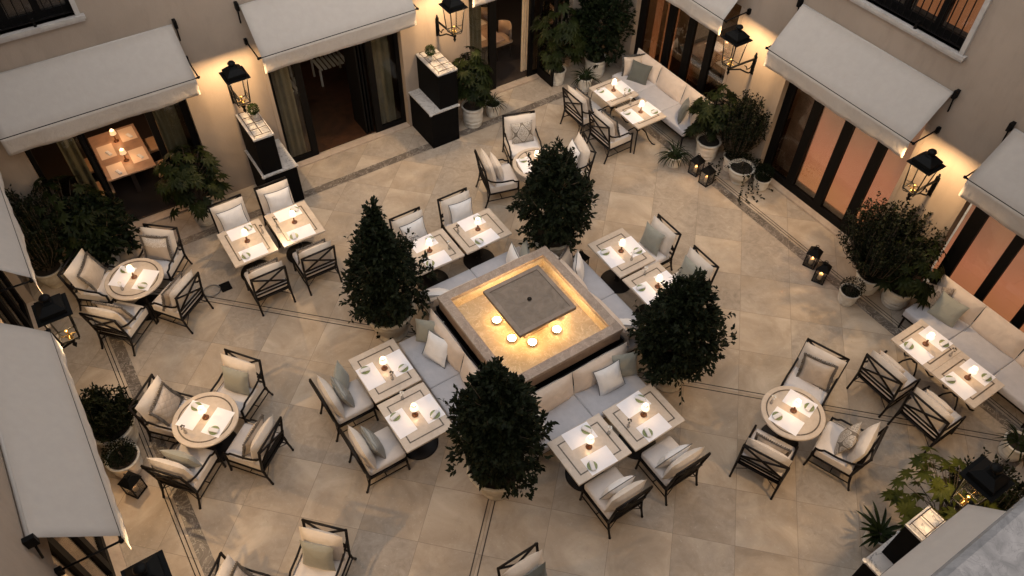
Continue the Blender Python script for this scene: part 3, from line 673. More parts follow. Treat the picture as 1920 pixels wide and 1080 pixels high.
CH = [ # kind, x, y, facing deg, table, which, pillow style, pillow local (dx,dy,yaw,roll)
 ('n', -5.60, 5.03, -42, 'R1', "upper left", 'fringe', (0.27, 0.02, 8, 6)), ('n', -4.10, 5.05, -131, 'R1', "upper right", 'glitter', (0.26, 0.0, 0, 3)),
 ('n', -4.15, 3.50, 126, 'R1', "lower right", 'quilt', (0.27, 0.05, 0, 0)), ('n', -5.50, 3.60, 43, 'R1', "lower left", 'quilt', (0.27, 0.0, 0, 0)),
 ('n', -5.34, 1.90, -48, 'R2', "upper left", 'quilt', (0.28, 0.0, 6, 8)), ('n', -3.91, 1.73, -143, 'R2', "upper right", 'sage', (0.26, 0.02, 0, 2)),
 ('n', -4.08, 0.25, 128, 'R2', "lower right", 'fringe', (0.27, 0.0, 0, 0)), ('n', -5.48, 0.49, 40, 'R2', "lower left", 'sage', (0.30, 0.0, 0, 0)),
 ('w', 3.48, -2.88, -160, 'R3', "upper right", 'fringe', (0.27, 0.02, 0, 6)), ('w', 1.39, -3.67, 23, 'R3', "lower left", 'fringe', (0.28, 0.0, 0, 0)),
 ('w', 2.84, -4.36, 110, 'R3', "lower right", 'damask', (0.31, 0.02, 6, -4)),
 ('w', 2.755, 4.42, -109, 'R4', "upper", 'damask', (0.26, 0.0, 0, 2)), ('w', 1.36, 3.60, -15, 'R4', "left", 'cream', (0.28, 0.0, 0, 0)), ('w', 3.40, 2.96, 164, 'R4', "right", 'piped', (0.28, 0.0, 0, 0)),
 ('s', -2.97, 5.08, -90, 'A', "upper", 'piped', (0.24, 0.0, 0, 2)), ('s', -2.13, 5.09, -90, 'B', "upper", 'piped', (0.24, 0.02, 0, -2)),
 ('s', -2.98, 3.06, 90, 'A', "lower", 'quilt', (0.25, 0.0, 0, 0)), ('s', -2.12, 3.05, 90, 'B', "lower", 'fringe', (0.25, 0.02, 0, 0)),
 ('s', -0.48, 3.11, -90, 'C', "upper", 'piped', (0.24, 0.02, 0, 3)), ('s', 0.465, 3.10, -90, 'D', "upper", 'piped', (0.24, 0.02, 0, -3)),
 ('s', 3.22, 0.44, 180, 'E', "right", 'sage', (0.26, -0.05, 0, 4)), ('s', 3.24, -0.465, 180, 'F', "right", 'sage', (0.26, 0.0, 0, 2)),
 ('s', -3.25, 0.50, 0, 'G', "left", 'ribbed', (0.29, 0.0, 0, 6)), ('s', -3.24, -0.485, 0, 'H', "left", 'ribbed', (0.28, 0.0, 0, 4)),
 ('s', -0.485, -3.17, 90, 'I', "lower", 'piped', (0.27, 0.0, 0, 0)), ('s', 0.485, -3.22, 90, 'J', "lower", 'piped', (0.27, 0.03, 0, 0)),
 ('w', 4.00, 4.33, 0, 'K', "left", 'fringeb', (0.27, 0.0, 0, 0)), ('w', 3.985, 3.42, 0, 'L', "left", 'fringeb', (0.27, 0.0, 0, 0)),
 ('w', 3.90, -3.58, 0, 'M', "left", 'cream', (0.27, 0.04, 0, 0)), ('w', 3.91, -4.37, 0, 'N', "left", 'cream', (0.27, 0.0, 0, 0)),
]
for (kd, x, y, fa, tb, wh, ps, pl) in CH:
    nm = "cream cushioned " + ("side chair" if kd == 's' else "armchair"); 
    c = place(PROT[kd], USED, (x, y, 0), radians(fa), f"{nm}, {wh} one at {T[tb]}", "cream chairs with crossed backs")
    put_pillow(ps, Matrix.Translation((x, y, 0)) @ RZ(radians(fa)) @ pil_local(pl[0] + 0.045, pl[1], 0.665, -17, pl[2], pl[3]), f"{STN[ps]} on the {wh} chair at {T[tb]}")
for (x, y, fa, lb, ps, lb2) in ((-4.00, -1.34, -137, "cream armchair facing away at the bottom edge with sage pillow", 'sage', "sage pillow on the armchair cut by the bottom edge"),
                           (-5.42, -1.18, -48, "cream armchair at the bottom left with patterned fringed pillow", 'quilt', "fringed patterned pillow at the very bottom left")):
    dup(ARMN, (x, y, 0), radians(fa), lb, "cream chairs with crossed backs")
    put_pillow(ps, Matrix.Translation((x, y, 0)) @ RZ(radians(fa)) @ pil_local(0.305, 0, 0.665, -17, 0, 2), lb2)
dup(SIDE, (-2.18, -2.99, 0), radians(-90), "cream chair half cut off by the bottom edge with slate pillow", "cream chairs with crossed backs")
put_pillow('slate', Matrix.Translation((-2.18, -2.99, 0)) @ RZ(radians(-90)) @ pil_local(0.305, 0.03, 0.665, -17, 0, 2), "dark slate pillow on the chair at the bottom edge")
put_pillow('sage', Matrix.Translation((-3.25, 0.50, 0)) @ pil_local(0.40, 0.20, 0.66, -14, -35, 4), "second beige pillow beside the pleated one at the upper table left of fountain")

# ------------------------------------------------------------------ sofas
def sofa(loc, rz, L, n, label, nb=None, depth=0.70, hb=0.90):
    """local +x is where the sitter looks, y along the sofa, origin at the back in the middle of its length"""
    o = empty("sofa", loc, rz); tag(o, label, "sofa", "cream sofas"); h = L / 2
    m = MB(); m.box(0.03, depth - 0.02, -h + 0.01, h - 0.01, 0.27, 0.31); m.box(0.0, 0.025, -h, h, 0.27, 0.80); m.build("sofa_frame", "black_metal", o)
    for x in (0.05, depth - 0.05):
        for y in (-h + 0.05, h - 0.05):
            m = MB(); m.tube([(x, y, 0.27), (x, y, 0)], [0.022, 0.016], 8); m.build("leg", "black_metal", o)
    for i in range(n):
        a = -h + L * i / n + 0.003; b = -h + L * (i + 1) / n - 0.003
        m = MB(); m.rbox(0.05, depth, a, b, 0.312, 0.46, 0.03, 0.012); m.build("seat_cushion", "sofa_seat_fabric", o)
    nb = nb or n
    for i in range(nb):
        w = L / nb; c = -h + w * (i + 0.5); A = Matrix.Translation((0.135, c, 0.665)) @ Matrix.Rotation(radians(-13), 4, 'Y')
        pm, bd = pillow_mb(w - 0.01, hb - 0.43, 0.20, i * 5 + int(L * 10), 14, 0.02); m = MB(); m.add(pm.v, pm.f, True, A)
        q = m.build("back_cushion", "sofa_back_fabric", o)
        p = MB(); p.tube([A @ Vector(v) for v in bd + bd[:1]], 0.005, 6, False); p.build("piping", "back_fabric", q)
    return o
BK = 1.06
sofa((-BK, 0, 0), pi, 2.04, 2, "grey cream sofa against the left side of the fountain")
sofa((BK, 0, 0), 0, 2.04, 2, "grey cream sofa against the right side of the fountain")
sofa((0, BK, 0), pi / 2, 2.04, 2, "grey cream sofa against the top side of the fountain")
sofa((0, -BK, 0), -pi / 2, 2.04, 2, "grey cream sofa against the bottom side of the fountain")
sofa((6.34, 3.80, 0), pi, 2.36, 3, "long cream window sofa with three back cushions under the top right awning", depth=0.76)
sofa((6.34, -4.05, 0), pi, 2.40, 3, "long cream sofa cut off by the right edge with patterned pillow", depth=0.80)
def spil(style, x, y, face, label, lean=-17, roll=0, z=0.66, sc=1.0):
    put_pillow(style, Matrix.Translation((x, y, z)) @ RZ(radians(face)) @ Matrix.Rotation(radians(lean), 4, 'Y') @ Matrix.Rotation(radians(roll), 4, 'X'), label, "throw pillows", sc)
# bottom sofa (faces -y); its ends lie at x=-1.02 and +1.02
spil('piped', -0.80, -1.42, -20, "white piped pillow leaning at the left end of the bottom fountain sofa", -18, 45 * 0, 0.655)
spil('piped', 0.52, -1.40, -95, "white piped pillow square on at the right of the bottom fountain sofa", -30, 3, 0.64)
spil('sage', 0.84, -1.33, -110, "grey satin pillow behind the white one on the bottom fountain sofa", -18, 0)
# left sofa (faces -x)
spil('piped', -1.37, 0.46, -160, "white piped pillow square on at the left fountain sofa", -34, 4, 0.64)
spil('sage', -1.30, 0.80, -130, "pale grey pillow tucked at the upper end of the left fountain sofa", -16, 0)
# top sofa (faces +y)
spil('piped', 0.62, 1.36, 165, "white piped pillow at the right end of the top fountain sofa", -12, 0)
spil('sage', 0.84, 1.34, 150, "grey pillow behind the white one at the right of the top sofa", -8, 0)
spil('piped', -0.80, 1.46, 60, "white piped pillow lying at the left end of the top fountain sofa", -50, 0, 0.60)
spil('fringe', -0.86, 1.30, 80, "fringed pillow at the left end of the top fountain sofa", -40, 0, 0.62)
# right sofa (faces +x)
spil('fringe', 1.34, 0.86, -60, "fringed grey pillow at the upper end of the right fountain sofa", -12, 0)
spil('piped', 1.44, 0.62, -40, "white piped pillow at the upper end of the right fountain sofa", -14, 0)
spil('piped', 1.42, -0.72, 50, "white piped pillow lying at the lower end of the right fountain sofa", -45, 0, 0.61)
spil('fringe', 1.34, -0.88, 40, "fringed pillow tucked under the white one on the right fountain sofa", -35, 0, 0.60)
# window sofa (faces -x)
spil('fringeb', 5.98, 4.78, -112, "beige black fringed pillow at the far end of the window sofa", -14, 0)
spil('slate', 5.93, 4.50, -150, "dark slate pillow at the far end of the window sofa", -26, -4, 0.65)
spil('slate', 5.84, 2.98, 130, "dark slate pillow turned on its corner by the shrub end of the window sofa", -14, 12, 0.66)
spil('fringeb', 5.98, 2.76, 140, "beige black fringed pillow next to the shrubs on the window sofa", -18, 0)
# right edge sofa
spil('damaskb', 5.98, -3.02, -150, "brown patterned pillow at the end of the right edge sofa", -20, 4)
spil('sage', 5.92, -3.30, -170, "sage pillow in front of the patterned one on the right edge sofa", -26, -3, 0.65)

# ------------------------------------------------------------------ tables and what stands on them
def legs_pedestal(o):
    m = MB(); m.lathe([(0, 0.715), (0.11, 0.714), (0.11, 0.705), (0.038, 0.69), (0.034, 0.06), (0.06, 0.035)], 20); m.build("pedestal", "black_metal", o)
    m = MB(); m.lathe([(0.0, 0.042), (0.06, 0.04), (0.27, 0.022), (0.285, 0.012), (0.285, 0.0), (0, 0)], 32); m.build("table_base", "black_metal", o)
def legs_curved(o, hx, hy):
    m = MB(); m.lathe([(0.0, 0.714), (0.09, 0.713), (0.09, 0.70), (0.03, 0.69), (0.026, 0.36), (0.05, 0.33), (0, 0.32)], 16); m.build("pedestal", "black_metal", o)
    for a in range(4):
        g = radians(45 + 90 * a); c, s = cos(g), sin(g); pr = [(0.03, 0.36), (0.09, 0.36), (0.17, 0.29), (0.24, 0.14), (0.33, 0.03), (0.385, 0.014), (0.40, 0.03)]
        m = MB(); m.tube([(r * c, r * s, z) for r, z in pr], [0.014] * 6 + [0.01], 8); m.build("leg", "black_metal", o)
def sq_table(hx, hy, curved=False, name="square_table"):
    o = empty(name, (0, 0, 0)); tag(o, None, "table")
    m = MB(); m.box(-hx, hx, -hy, hy, 0.716, 0.75); top = m.build("tabletop", "table_stone", o, 0.004)
    m = MB(); i = 0.10; m.ring_rect(hx - i, hy - i, 0.020, 0.7498, 0.7515); m.build("inlay_border", "table_inlay", top)
    (legs_curved(o, hx, hy) if curved else legs_pedestal(o)); return o
def rd_table(r):
    o = empty("round_table", (0, 0, 0)); tag(o, None, "table")
    m = MB(); m.lathe([(0, 0.712), (r - 0.02, 0.712), (r, 0.722), (r, 0.742), (r - 0.008, 0.75), (0, 0.75)], 56, smooth=False); top = m.build("tabletop", "table_stone", o)
    m = MB(); m.lathe([(r * 0.80, 0.7502), (r * 0.80, 0.7515), (r * 0.845, 0.7515), (r * 0.845, 0.7502)], 56, smooth=False); m.build("inlay_border", "table_inlay", top)
    legs_pedestal(o); return o
TA = sq_table(0.375, 0.45); TB = sq_table(0.365, 0.372, True); TR = rd_table(0.455)
# tableware prototypes
def proto_lamp():
    o = empty("table_lamp", (0, 0, 0)); tag(o, None, "table lamp")
    m = MB(); m.lathe([(0, 0), (0.046, 0), (0.048, 0.012), (0.040, 0.022), (0.018, 0.03), (0.014, 0.045)], 20); m.build("lamp_base", "wood_stem", o)
    m = MB(); m.lathe([(0.014, 0.045), (0.011, 0.06), (0.018, 0.075), (0.012, 0.09), (0.010, 0.12), (0.016, 0.135), (0.009, 0.15), (0.009, 0.17)], 14); m.build("stem", "wood_stem", o)
    m = MB(); m.lathe([(0.060, 0.170), (0.050, 0.215), (0.040, 0.252)], 24, flute=12, fa=0.02); q = m.build("lamp_shade", "shade_glow", o)
    m = MB(); m.lathe([(0.0, 0.285), (0.014, 0.278), (0.02, 0.262), (0.014, 0.246), (0, 0.24)], 12); m.build("bulb", "bulb_glow", o)
    return o
def proto_vase(kind):
    o = empty("bud_vase", (0, 0, 0)); tag(o, None, "vase")
    m = MB(); m.lathe([(0, 0.004), (0.022, 0.004), (0.026, 0.03), (0.016, 0.06), (0.012, 0.09), (0.017, 0.105)], 14); m.build("glass_body", "vase_glass", o)
    rnd = random.Random(3); m = MB()
    for k_ in range(10):
        a = rnd.random() * 6.28; e = rnd.random() * 1.2; d = Vector((cos(a) * cos(e), sin(a) * cos(e), sin(e))); c = Vector((0, 0, 0.15)) + d * 0.012; s = d.cross(Vector((0, 0, 1))).normalized() * 0.016
        m.add([c, c + d * 0.018 + s, c + d * 0.032, c + d * 0.018 - s], [(0, 1, 2, 3)])
    m.tube([(0, 0, 0.01), (0.003, 0, 0.08), (0, 0, 0.15)], 0.0018, 5)
    m.build("flower", "flower_white" if kind else "leaf_pod", o); return o
def proto_mat(mt="paper"):
    m = MB(); m.box(-0.14, 0.14, -0.215, 0.215, 0, 0.0015); o = m.build("placemat", mt); tag(o, None, "placemat"); return o
def proto_plate():
    m = MB(); m.lathe([(0, 0.001), (0.035, 0.001), (0.068, 0.007), (0.073, 0.010), (0.069, 0.010), (0.034, 0.004), (0, 0.004)], 28); o = m.build("side_plate", "green_plate"); tag(o, None, "plate"); return o
def proto_nap():
    m = MB(); m.rbox(-0.030, 0.030, -0.078, 0.078, 0, 0.014, 0.006, 0.003, 4); m.rbox(-0.027, 0.029, -0.074, 0.070, 0.0142, 0.022, 0.0035, 0.002, 4); o = m.build("napkin", "linen_napkin"); tag(o, None, "napkin"); return o
LAMP = proto_lamp(); VS = [proto_vase(0), proto_vase(1)]; PM = proto_mat(); PLT = proto_plate(); NAP = proto_nap()
TABS = [('A', -2.98, 4.06, 90), ('B', -2.13, 4.06, 90), ('C', -0.49, 2.21, 90), ('D', 0.46, 2.21, 90), ('E', 2.22, 0.475, 0), ('F', 2.22, -0.47, 0), ('G', -2.24, 0.475, 0), ('H', -2.24, -0.47, 0),
        ('I', -0.48, -2.21, 90), ('J', 0.48, -2.22, 90), ('K', 4.96, 4.17, 0), ('L', 4.96, 3.30, 0), ('M', 4.94, -3.59, 0), ('N', 4.94, -4.335, 0),
        ('R1', -4.81, 4.26, -43), ('R2', -4.73, 1.08, -50), ('R3', 2.32, -3.33, 15), ('R4', 2.32, 3.14, -15)]
# direction words: the end the sitter faces from
rv = random.Random(11)
for (k_, x, y, ang) in TABS:
    tb = T[k_]
    if k_[0] == 'R': place(TR, USED, (x, y, 0), radians(ang), f"round beige stone table with dark ring inlay, {tb}", "stone tables")
    elif k_ in 'KLMN': place(TB, USED, (x, y, 0), 0, f"square stone table on curved legs, {tb}", "stone tables")
    else:
        # the long side lies across the diners' axis except at A and B
        rz = 0.0 if k_ in 'AB' or k_ in 'EFGH' else radians(90)
        place(TA, USED, (x, y, 0), rz, f"square stone table with inlaid border, {tb}", "stone tables")
    a = radians(ang); c, s = cos(a), sin(a); zt = 0.7522
    lx, ly = (-0.02, 0.02) if k_ not in ('I',) else (0.0, 0.0)
    rr = rv.uniform(-1, 1)
    place(LAMP, USED, (x + 0.01 + 0.01 * rr, y + 0.015, 0.7515), 0, f"lit pleated cream table lamp on {tb}", "table lamps")
    point("table_lamp_light", (x + 0.01 + 0.01 * rr, y + 0.015, 0.90), 0.135, (1.0, 0.72, 0.45), 0.03)
    R_ = 0.225 if k_[0] != 'R' else 0.20
    if k_ in 'AB': R_ = 0.285
    w1, w2 = (("lower", "upper") if ang == 90 else ("left", "right"))
    for sg, wd in ((-1, w1), (1, w2)):
        fa = ang + (180 if sg > 0 else 0); f_ = radians(fa); cx, cy = x + sg * R_ * c, y + sg * R_ * s; j = rv.uniform(-3, 3)
        place(PM, USED, (cx, cy, zt - 0.0002), f_ + radians(j), f"white paper placemat, {wd} one on {tb}", "paper placemats")
        px = cx + 0.02 * sg * c - 0.135 * sin(f_); py = cy + 0.02 * sg * s + 0.135 * cos(f_)
        place(PLT, USED, (px, py, zt + 0.0018), f_, f"small green side plate, {wd} one on {tb}", "green side plates")
        place(NAP, USED, (px - 0.006 * c, py, zt + 0.0125), f_ + radians(90 + rv.uniform(-25, 25) + (15 if sg > 0 else -10)), f"folded white napkin, {wd} one on {tb}", "folded napkins")
vases = {'A': (0.30, 0.06, 0), 'B': (-0.28, 0.07, 0), 'D': (-0.33, 0.13, 0), 'C': (0.30, -0.12, 1), 'G': (0.02, -0.22, 0), 'H': (-0.02, 0.34, 1), 'I': (0.36, 0.03, 1), 'J': (-0.30, -0.02, 0), 'F': (0.0, 0.33, 1), 'E': (0.02, -0.24, 1),
         'L': (-0.02, 0.32, 1), 'M': (0.13, -0.33, 0), 'R1': (-0.22, -0.16, 1), 'R2': (-0.30, -0.08, 0), 'R3': (-0.16, 0.28, 1), 'K': (0.06, -0.27, 1)}
for k_, (dx, dy, kd) in vases.items():
    tx = [t for t in TABS if t[0] == k_][0]
    place(VS[kd], USED, (tx[1] + dx, tx[2] + dy, 0.752), 0, f"tiny glass {'vase with white blossom' if kd else 'vase with dark bloom'} on {T[k_]}", "bud vases")

# ------------------------------------------------------------------ fountain
def fountain():
    o = empty("fountain", (0, 0, 0)); tag(o, "square raised stone fountain glowing amber in the courtyard centre", "fountain")
    m = MB(); m.ring_rect(1.02, 1.02, 0.155, 1.03, 1.10); m.build("coping", "coping_stone", o, 0.008)
    m = MB(); m.ring_rect(1.0, 1.0, 0.13, 0.83, 1.03); m.build("apron", "apron_stone", o)
    m = MB(); m.ring_rect(0.93, 0.93, 0.05, 0.0, 0.83); m.build("plinth", "plinth_black", o)
    m = MB(); m.ring_rect(0.875, 0.875, 0.012, 0.80, 1.029); m.box(-0.865, 0.865, -0.865, 0.865, 0.80, 0.84); m.build("basin", "basin_stone", o)
    V = []; Fc = []; n = 40; m = MB()
    for i in range(n + 1):
        for j in range(n + 1):
            X = -0.862 + 1.724 * i / n; Y = -0.862 + 1.724 * j / n; V.append((X, Y, 0.985 + 0.0015 * noise.noise((X * 6, Y * 6, 0))))
    for i in range(n):
        for j in range(n): Fc.append((i * (n + 1) + j, (i + 1) * (n + 1) + j, (i + 1) * (n + 1) + j + 1, i * (n + 1) + j + 1))
    m.add(V, Fc, True); m.build("water", "pool_water", o)
    m = MB(); m.box(-0.22, 0.22, -0.22, 0.22, 0.84, 1.345); m.build("pedestal", "slab_stone", o)
    m = MB(); m.box(-0.5, 0.5, -0.5, 0.5, 1.35, 1.40); s = m.build("water_slab", "slab_stone", o, 0.004)
    m = MB(); m.ring_rect(0.5, 0.5, 0.07, 1.4005, 1.415); m.build("slab_rim", "slab_lip", s, 0.003)
    m = MB(); m.lathe([(0, 1.40), (0.03, 1.40), (0.034, 1.42), (0.022, 1.435), (0, 1.438)], 14); m.build("nozzle", "black_metal", s)
    for i, (x, y) in enumerate([(-0.39, 0.29), (-0.39, -0.13), (-0.17, -0.36), (0.28, -0.36), (0.47, -0.14), (0.42, 0.28), (0.14, 0.45), (-0.14, 0.47)]):
        m = MB(); m.lathe([(0.0, 0.842), (0.05, 0.842), (0.068, 0.87), (0.062, 0.877)], 18); M_ = MB(); 
        M_.v = [(a + x, b + y, c) for a, b, c in m.v]; M_.f = m.f; M_.sm = m.sm; q = M_.build("pool_light", "brass", o)
        m = MB(); m.disc(0.062, 0.8775, 18, cx=x, cy=y); m.build("lens", "pool_light_glow", q)
        point("pool_light_lamp", (x, y, 0.915), 0.9 if i < 5 else 0.5, (1.0, 0.62, 0.27), 0.03, o)
fountain()

# ------------------------------------------------------------------ wall lanterns
def lantern_proto():
    """local +x points out from the wall; origin on the wall at z=0"""
    o = empty("wall_lantern", (0, 0, 0)); tag(o, None, "wall lantern"); X = 0.68
    def frus(m, h0, z0, h1, z1, cap=True):
        V = [(X + a * h0, b * h0, z0) for a, b in ((-1, -1), (1, -1), (1, 1), (-1, 1))] + [(X + a * h1, b * h1, z1) for a, b in ((-1, -1), (1, -1), (1, 1), (-1, 1))]
        m.add(V, [(0, 3, 2, 1), (4, 5, 6, 7), (0, 1, 5, 4), (1, 2, 6, 5), (2, 3, 7, 6), (3, 0, 4, 7)])
    m = MB(); m.ring_rect(0.20, 0.20, 0.055, 2.83, 2.842, Matrix.Translation((X, 0, 0))); m.ring_rect(0.15, 0.15, 0.012, 2.842, 2.91, Matrix.Translation((X, 0, 0))); frus(m, 0.152, 2.91, 0.135, 2.925); frus(m, 0.135, 2.925, 0.07, 2.985); frus(m, 0.05, 2.985, 0.035, 3.01); m.build("lantern_roof", "lantern_metal", o)
    m = MB(); m.lathe([(0, 3.0), (0.03, 3.005), (0.028, 3.02), (0.055, 3.035), (0.066, 3.06), (0.05, 3.085), (0, 3.095)], 16, Matrix.Translation((X, 0, 0))); m.build("finial", "lantern_metal", o)
    m = MB(); t, b, zt, zb = 0.145, 0.105, 2.835, 2.34
    cr = ((-1, -1), (1, -1), (1, 1), (-1, 1))
    for a_, b_ in cr: m.tube([(X + a_ * t, b_ * t, zt), (X + a_ * b, b_ * b, zb)], 0.011, 6)
    for i in range(4):
        p, q = cr[i], cr[(i + 1) % 4]
        m.tube([(X + p[0] * b, p[1] * b, zb), (X + q[0] * b, q[1] * b, zb)], 0.011, 6)
    for a_, b_ in cr: m.tube([(X + a_ * b, b_ * b, zb), (X + a_ * b * 0.85, b_ * b * 0.85, zb - 0.05), (X + a_ * 0.03, b_ * 0.03, zb - 0.075)], 0.007, 6)
    m.build("lantern_cage", "lantern_metal", o)
    m = MB()
    for i in range(4):
        p, q = cr[i], cr[(i + 1) % 4]; k_ = 0.985
        m.add([(X + p[0] * b * k_, p[1] * b * k_, zb), (X + q[0] * b * k_, q[1] * b * k_, zb), (X + q[0] * t * k_, q[1] * t * k_, zt - 0.002), (X + p[0] * t * k_, p[1] * t * k_, zt - 0.002)], [(0, 1, 2, 3)])
    m.build("lantern_glass", "clear_glass", o)
    m = MB(); m.lathe([(0, zb - 0.10), (0.03, zb - 0.085), (0.035, zb - 0.06), (0.02, zb - 0.045), (0.03, zb - 0.02), (0.012, zb), (0.012, zb + 0.07), (0.024, zb + 0.075), (0.02, zb + 0.085), (0, zb + 0.085)], 12, Matrix.Translation((X, 0, 0)))
    m.tube([(X - 0.09, 0, zb), (X + 0.09, 0, zb)], 0.007, 6); m.tube([(X, -0.09, zb), (X, 0.09, zb)], 0.007, 6); m.build("burner", "brass", o)
    m = MB(); m.lathe([(0, 2.08), (0.008, 2.10), (0.03, 2.15), (0.016, 2.18), (0.036, 2.22), (0.026, 2.27)], 12, Matrix.Translation((X, 0, 0))); m.build("drop_finial", "lantern_metal", o)
    m = MB(); m.tube([(0.02, 0, 2.20), (0.3, 0, 2.215), (X, 0, 2.225)], 0.020, 8); m.tube([(0.02, 0, 1.93), (0.10, 0, 1.93), (0.20, 0, 1.99), (0.36, 0, 2.10), (X - 0.02, 0, 2.20)], 0.014, 8)
    m.tube([(0.03, 0, 2.14), (0.09, 0, 2.03), (0.17, 0, 2.03), (0.20, 0, 2.10), (0.26, 0, 2.14)], 0.010, 8)
    m.box(0.001, 0.018, -0.035, 0.035, 1.88, 2.26); m.tube([(0.012, 0, 2.24), (0.02, 0, 2.33)], [0.03, 0.012], 8); m.build("bracket", "lantern_metal", o)
    m = MB(); m.lathe([(0, 2.893), (0.025, 2.894), (0.03, 2.90), (0.025, 2.908)], 14, Matrix.Translation((X, 0, 0))); m.build("bulb", "bulb_glow", o)
    return o
LAN = lantern_proto()
for (x, y, rz, lb) in ((-2.09, WA, -90, "lit black wall lantern between the two awnings left of the middle doorway"), (2.05, WA, -90, "lit black wall lantern at the top edge above the second cabinet"),
    (WB, 2.02, 180, "lit black wall lantern beside the window sofa awning"), (WB, -1.97, 180, "lit black wall lantern above the tall shrubs on the right facade"),
    (WC, 2.02, 0, "black wall lantern seen from above near the upper left round table"), (WC, -1.89, 0, "black lantern roof cut off by the bottom edge at left"),
    (1.96, WD, 90, "black wall lantern above the yellow green leaves in the bottom right")):
    place(LAN, USED, (x, y, 0), radians(rz), lb, "black wall lanterns")
    a = radians(rz); point("wall_lantern_light", (x + 0.68 * cos(a), y + 0.68 * sin(a), 2.860), 27.0, (1.0, 0.66, 0.34), 0.045)

# ------------------------------------------------------------------ floor lanterns
def floor_lantern():
    o = empty("candle_lantern", (0, 0, 0)); tag(o, None, "candle lantern"); w = 0.105; H = 0.30
    m = MB(); m.box(-w, w, -w, w, 0.0, 0.025)
    for a, b in ((-1, -1), (1, -1), (1, 1), (-1, 1)): m.box(a * w - 0.008 * (a + 1) , a * w + 0.008 * (1 - a), b * w - 0.008 * (b + 1), b * w + 0.008 * (1 - b), 0.025, H)
    m.build("lantern_frame", "lantern_metal", o)
    m = MB(); V = [(a * (w + 0.012), b * (w + 0.012), H) for a, b in ((-1, -1), (1, -1), (1, 1), (-1, 1))] + [(a * 0.045, b * 0.045, H + 0.10) for a, b in ((-1, -1), (1, -1), (1, 1), (-1, 1))]
    m.add(V, [(0, 3, 2, 1), (4, 5, 6, 7), (0, 1, 5, 4), (1, 2, 6, 5), (2, 3, 7, 6), (3, 0, 4, 7)]); m.box(-0.03, 0.03, -0.03, 0.03, H + 0.10, H + 0.13)
    pts = [(0, 0.03 * cos(2 * pi * i / 14), H + 0.155 + 0.03 * sin(2 * pi * i / 14)) for i in range(15)]; m.tube(pts, 0.005, 6, False); m.build("lantern_roof", "lantern_metal", o)
    m = MB(); k_ = w - 0.006
    m.box(-k_, k_, -k_ - 0.001, -k_ + 0.001, 0.026, H - 0.001); m.box(-k_, k_, k_ - 0.001, k_ + 0.001, 0.026, H - 0.001); m.box(-k_ - 0.001, -k_ + 0.001, -k_, k_, 0.026, H - 0.001); m.box(k_ - 0.001, k_ + 0.001, -k_, k_, 0.026, H - 0.001)
    m.build("lantern_glass", "clear_glass", o)
    m = MB(); m.lathe([(0, 0.026), (0.036, 0.026), (0.036, 0.15), (0.03, 0.153), (0, 0.148)], 16); c = m.build("candle", "wax", o)
    m = MB(); m.lathe([(0, 0.155), (0.008, 0.16), (0.011, 0.172), (0.006, 0.19), (0, 0.205)], 10); m.build("flame", "flame_glow", c)
    return o
FL = floor_lantern()
for (x, y, rz, lb) in ((5.36, 1.92, 10, "candle lantern behind its twin by the round white pots"), (5.33, 1.58, 5, "candle lantern nearer the viewer of the two by the window sofa"),
    (5.42, -1.08, 20, "candle lantern further back of the pair on the dark band"), (5.27, -1.42, 25, "candle lantern in front of the pair on the dark band"),
    (-5.95, 1.02, 35, "candle lantern on the floor beside the big awning"), (1.85, 1.06, 10, "unlit looking floor lantern between the top tree and the table")):
    place(FL, USED, (x, y, 0), radians(rz), lb, "black candle lanterns")
    point("candle_light", (x, y, 0.21), 0.12, (1.0, 0.5, 0.2), 0.01)

# ------------------------------------------------------------------ cabinets
def cabinet(lx0, lx1, ux0, ux1, y0, y1, lab, flip=False, mirror_y=1):
    o = empty("waiter_cabinet", ((lx0 + lx1) / 2, mirror_y * (y0 + y1) / 2, 0)); tag(o, lab, "cabinet", "black two tier cabinets with marble tops"); inv = Matrix.Translation(-Vector(o.location))
    def p(m, n, mt, bv=0, par=None):
        m.v = [(a, b * mirror_y, c) for a, b, c in m.v]
        if mirror_y < 0: m.f = [f[::-1] for f in m.f]
        q = m.build(n, mt, bevel=bv); q.parent = par or o; q.matrix_parent_inverse = inv; return q
    m = MB(); m.box(lx0 + 0.02, lx1 - 0.02, y0 + 0.02, y1, 0.0, 0.82); p(m, "lower_body", "black_lacquer")
    m = MB(); m.box(lx0, lx1, y0, y1, 0.82, 0.85)
    for cx in (lx0 + 0.015, lx1 - 0.015): m.lathe([(0, 0.819), (0.032, 0.819), (0.032, 0.852), (0, 0.852)], 14, Matrix.Translation((cx, y0 + 0.015, 0)))
    p(m, "lower_marble_top", "white_marble", 0.003)
    m = MB(); m.box(ux0 + 0.012, ux1 - 0.012, y0 + 0.055, y1, 0.852, 1.615); p(m, "upper_body", "black_lacquer")
    m = MB(); m.box(ux0, ux1, y0 + 0.045, y1, 1.615, 1.65); p(m, "upper_marble_top", "white_marble", 0.003)
    m = MB(); z = 1.70; a0, a1, b0, b1 = ux0 + 0.04, ux1 - 0.04, y0 + 0.08, y1 - 0.08
    for s in (a0, (a0 + a1) / 2, a1): m.tube([(s, b0, z), (s, b1, z)], 0.0055, 6)
    nn = 5
    for i in range(nn): 
        t = b0 + (b1 - b0) * i / (nn - 1); m.tube([(a0, t, z), (a1, t, z)], 0.0055, 6)
    for s in (a0, a1):
        for t in (b0, b1): m.tube([(s, t, 1.652), (s, t, z)], 0.004, 6)
    p(m, "wire_rack", "bronze_wire")
cabinet(-2.17, -1.50, -2.14, -1.76, 5.34, 6.26, "black two tier cabinet with marble tops left of the middle doorway")
cabinet(1.29, 1.95, 1.53, 1.97, 5.34, 6.26, "black two tier cabinet with marble tops right of the middle doorway")
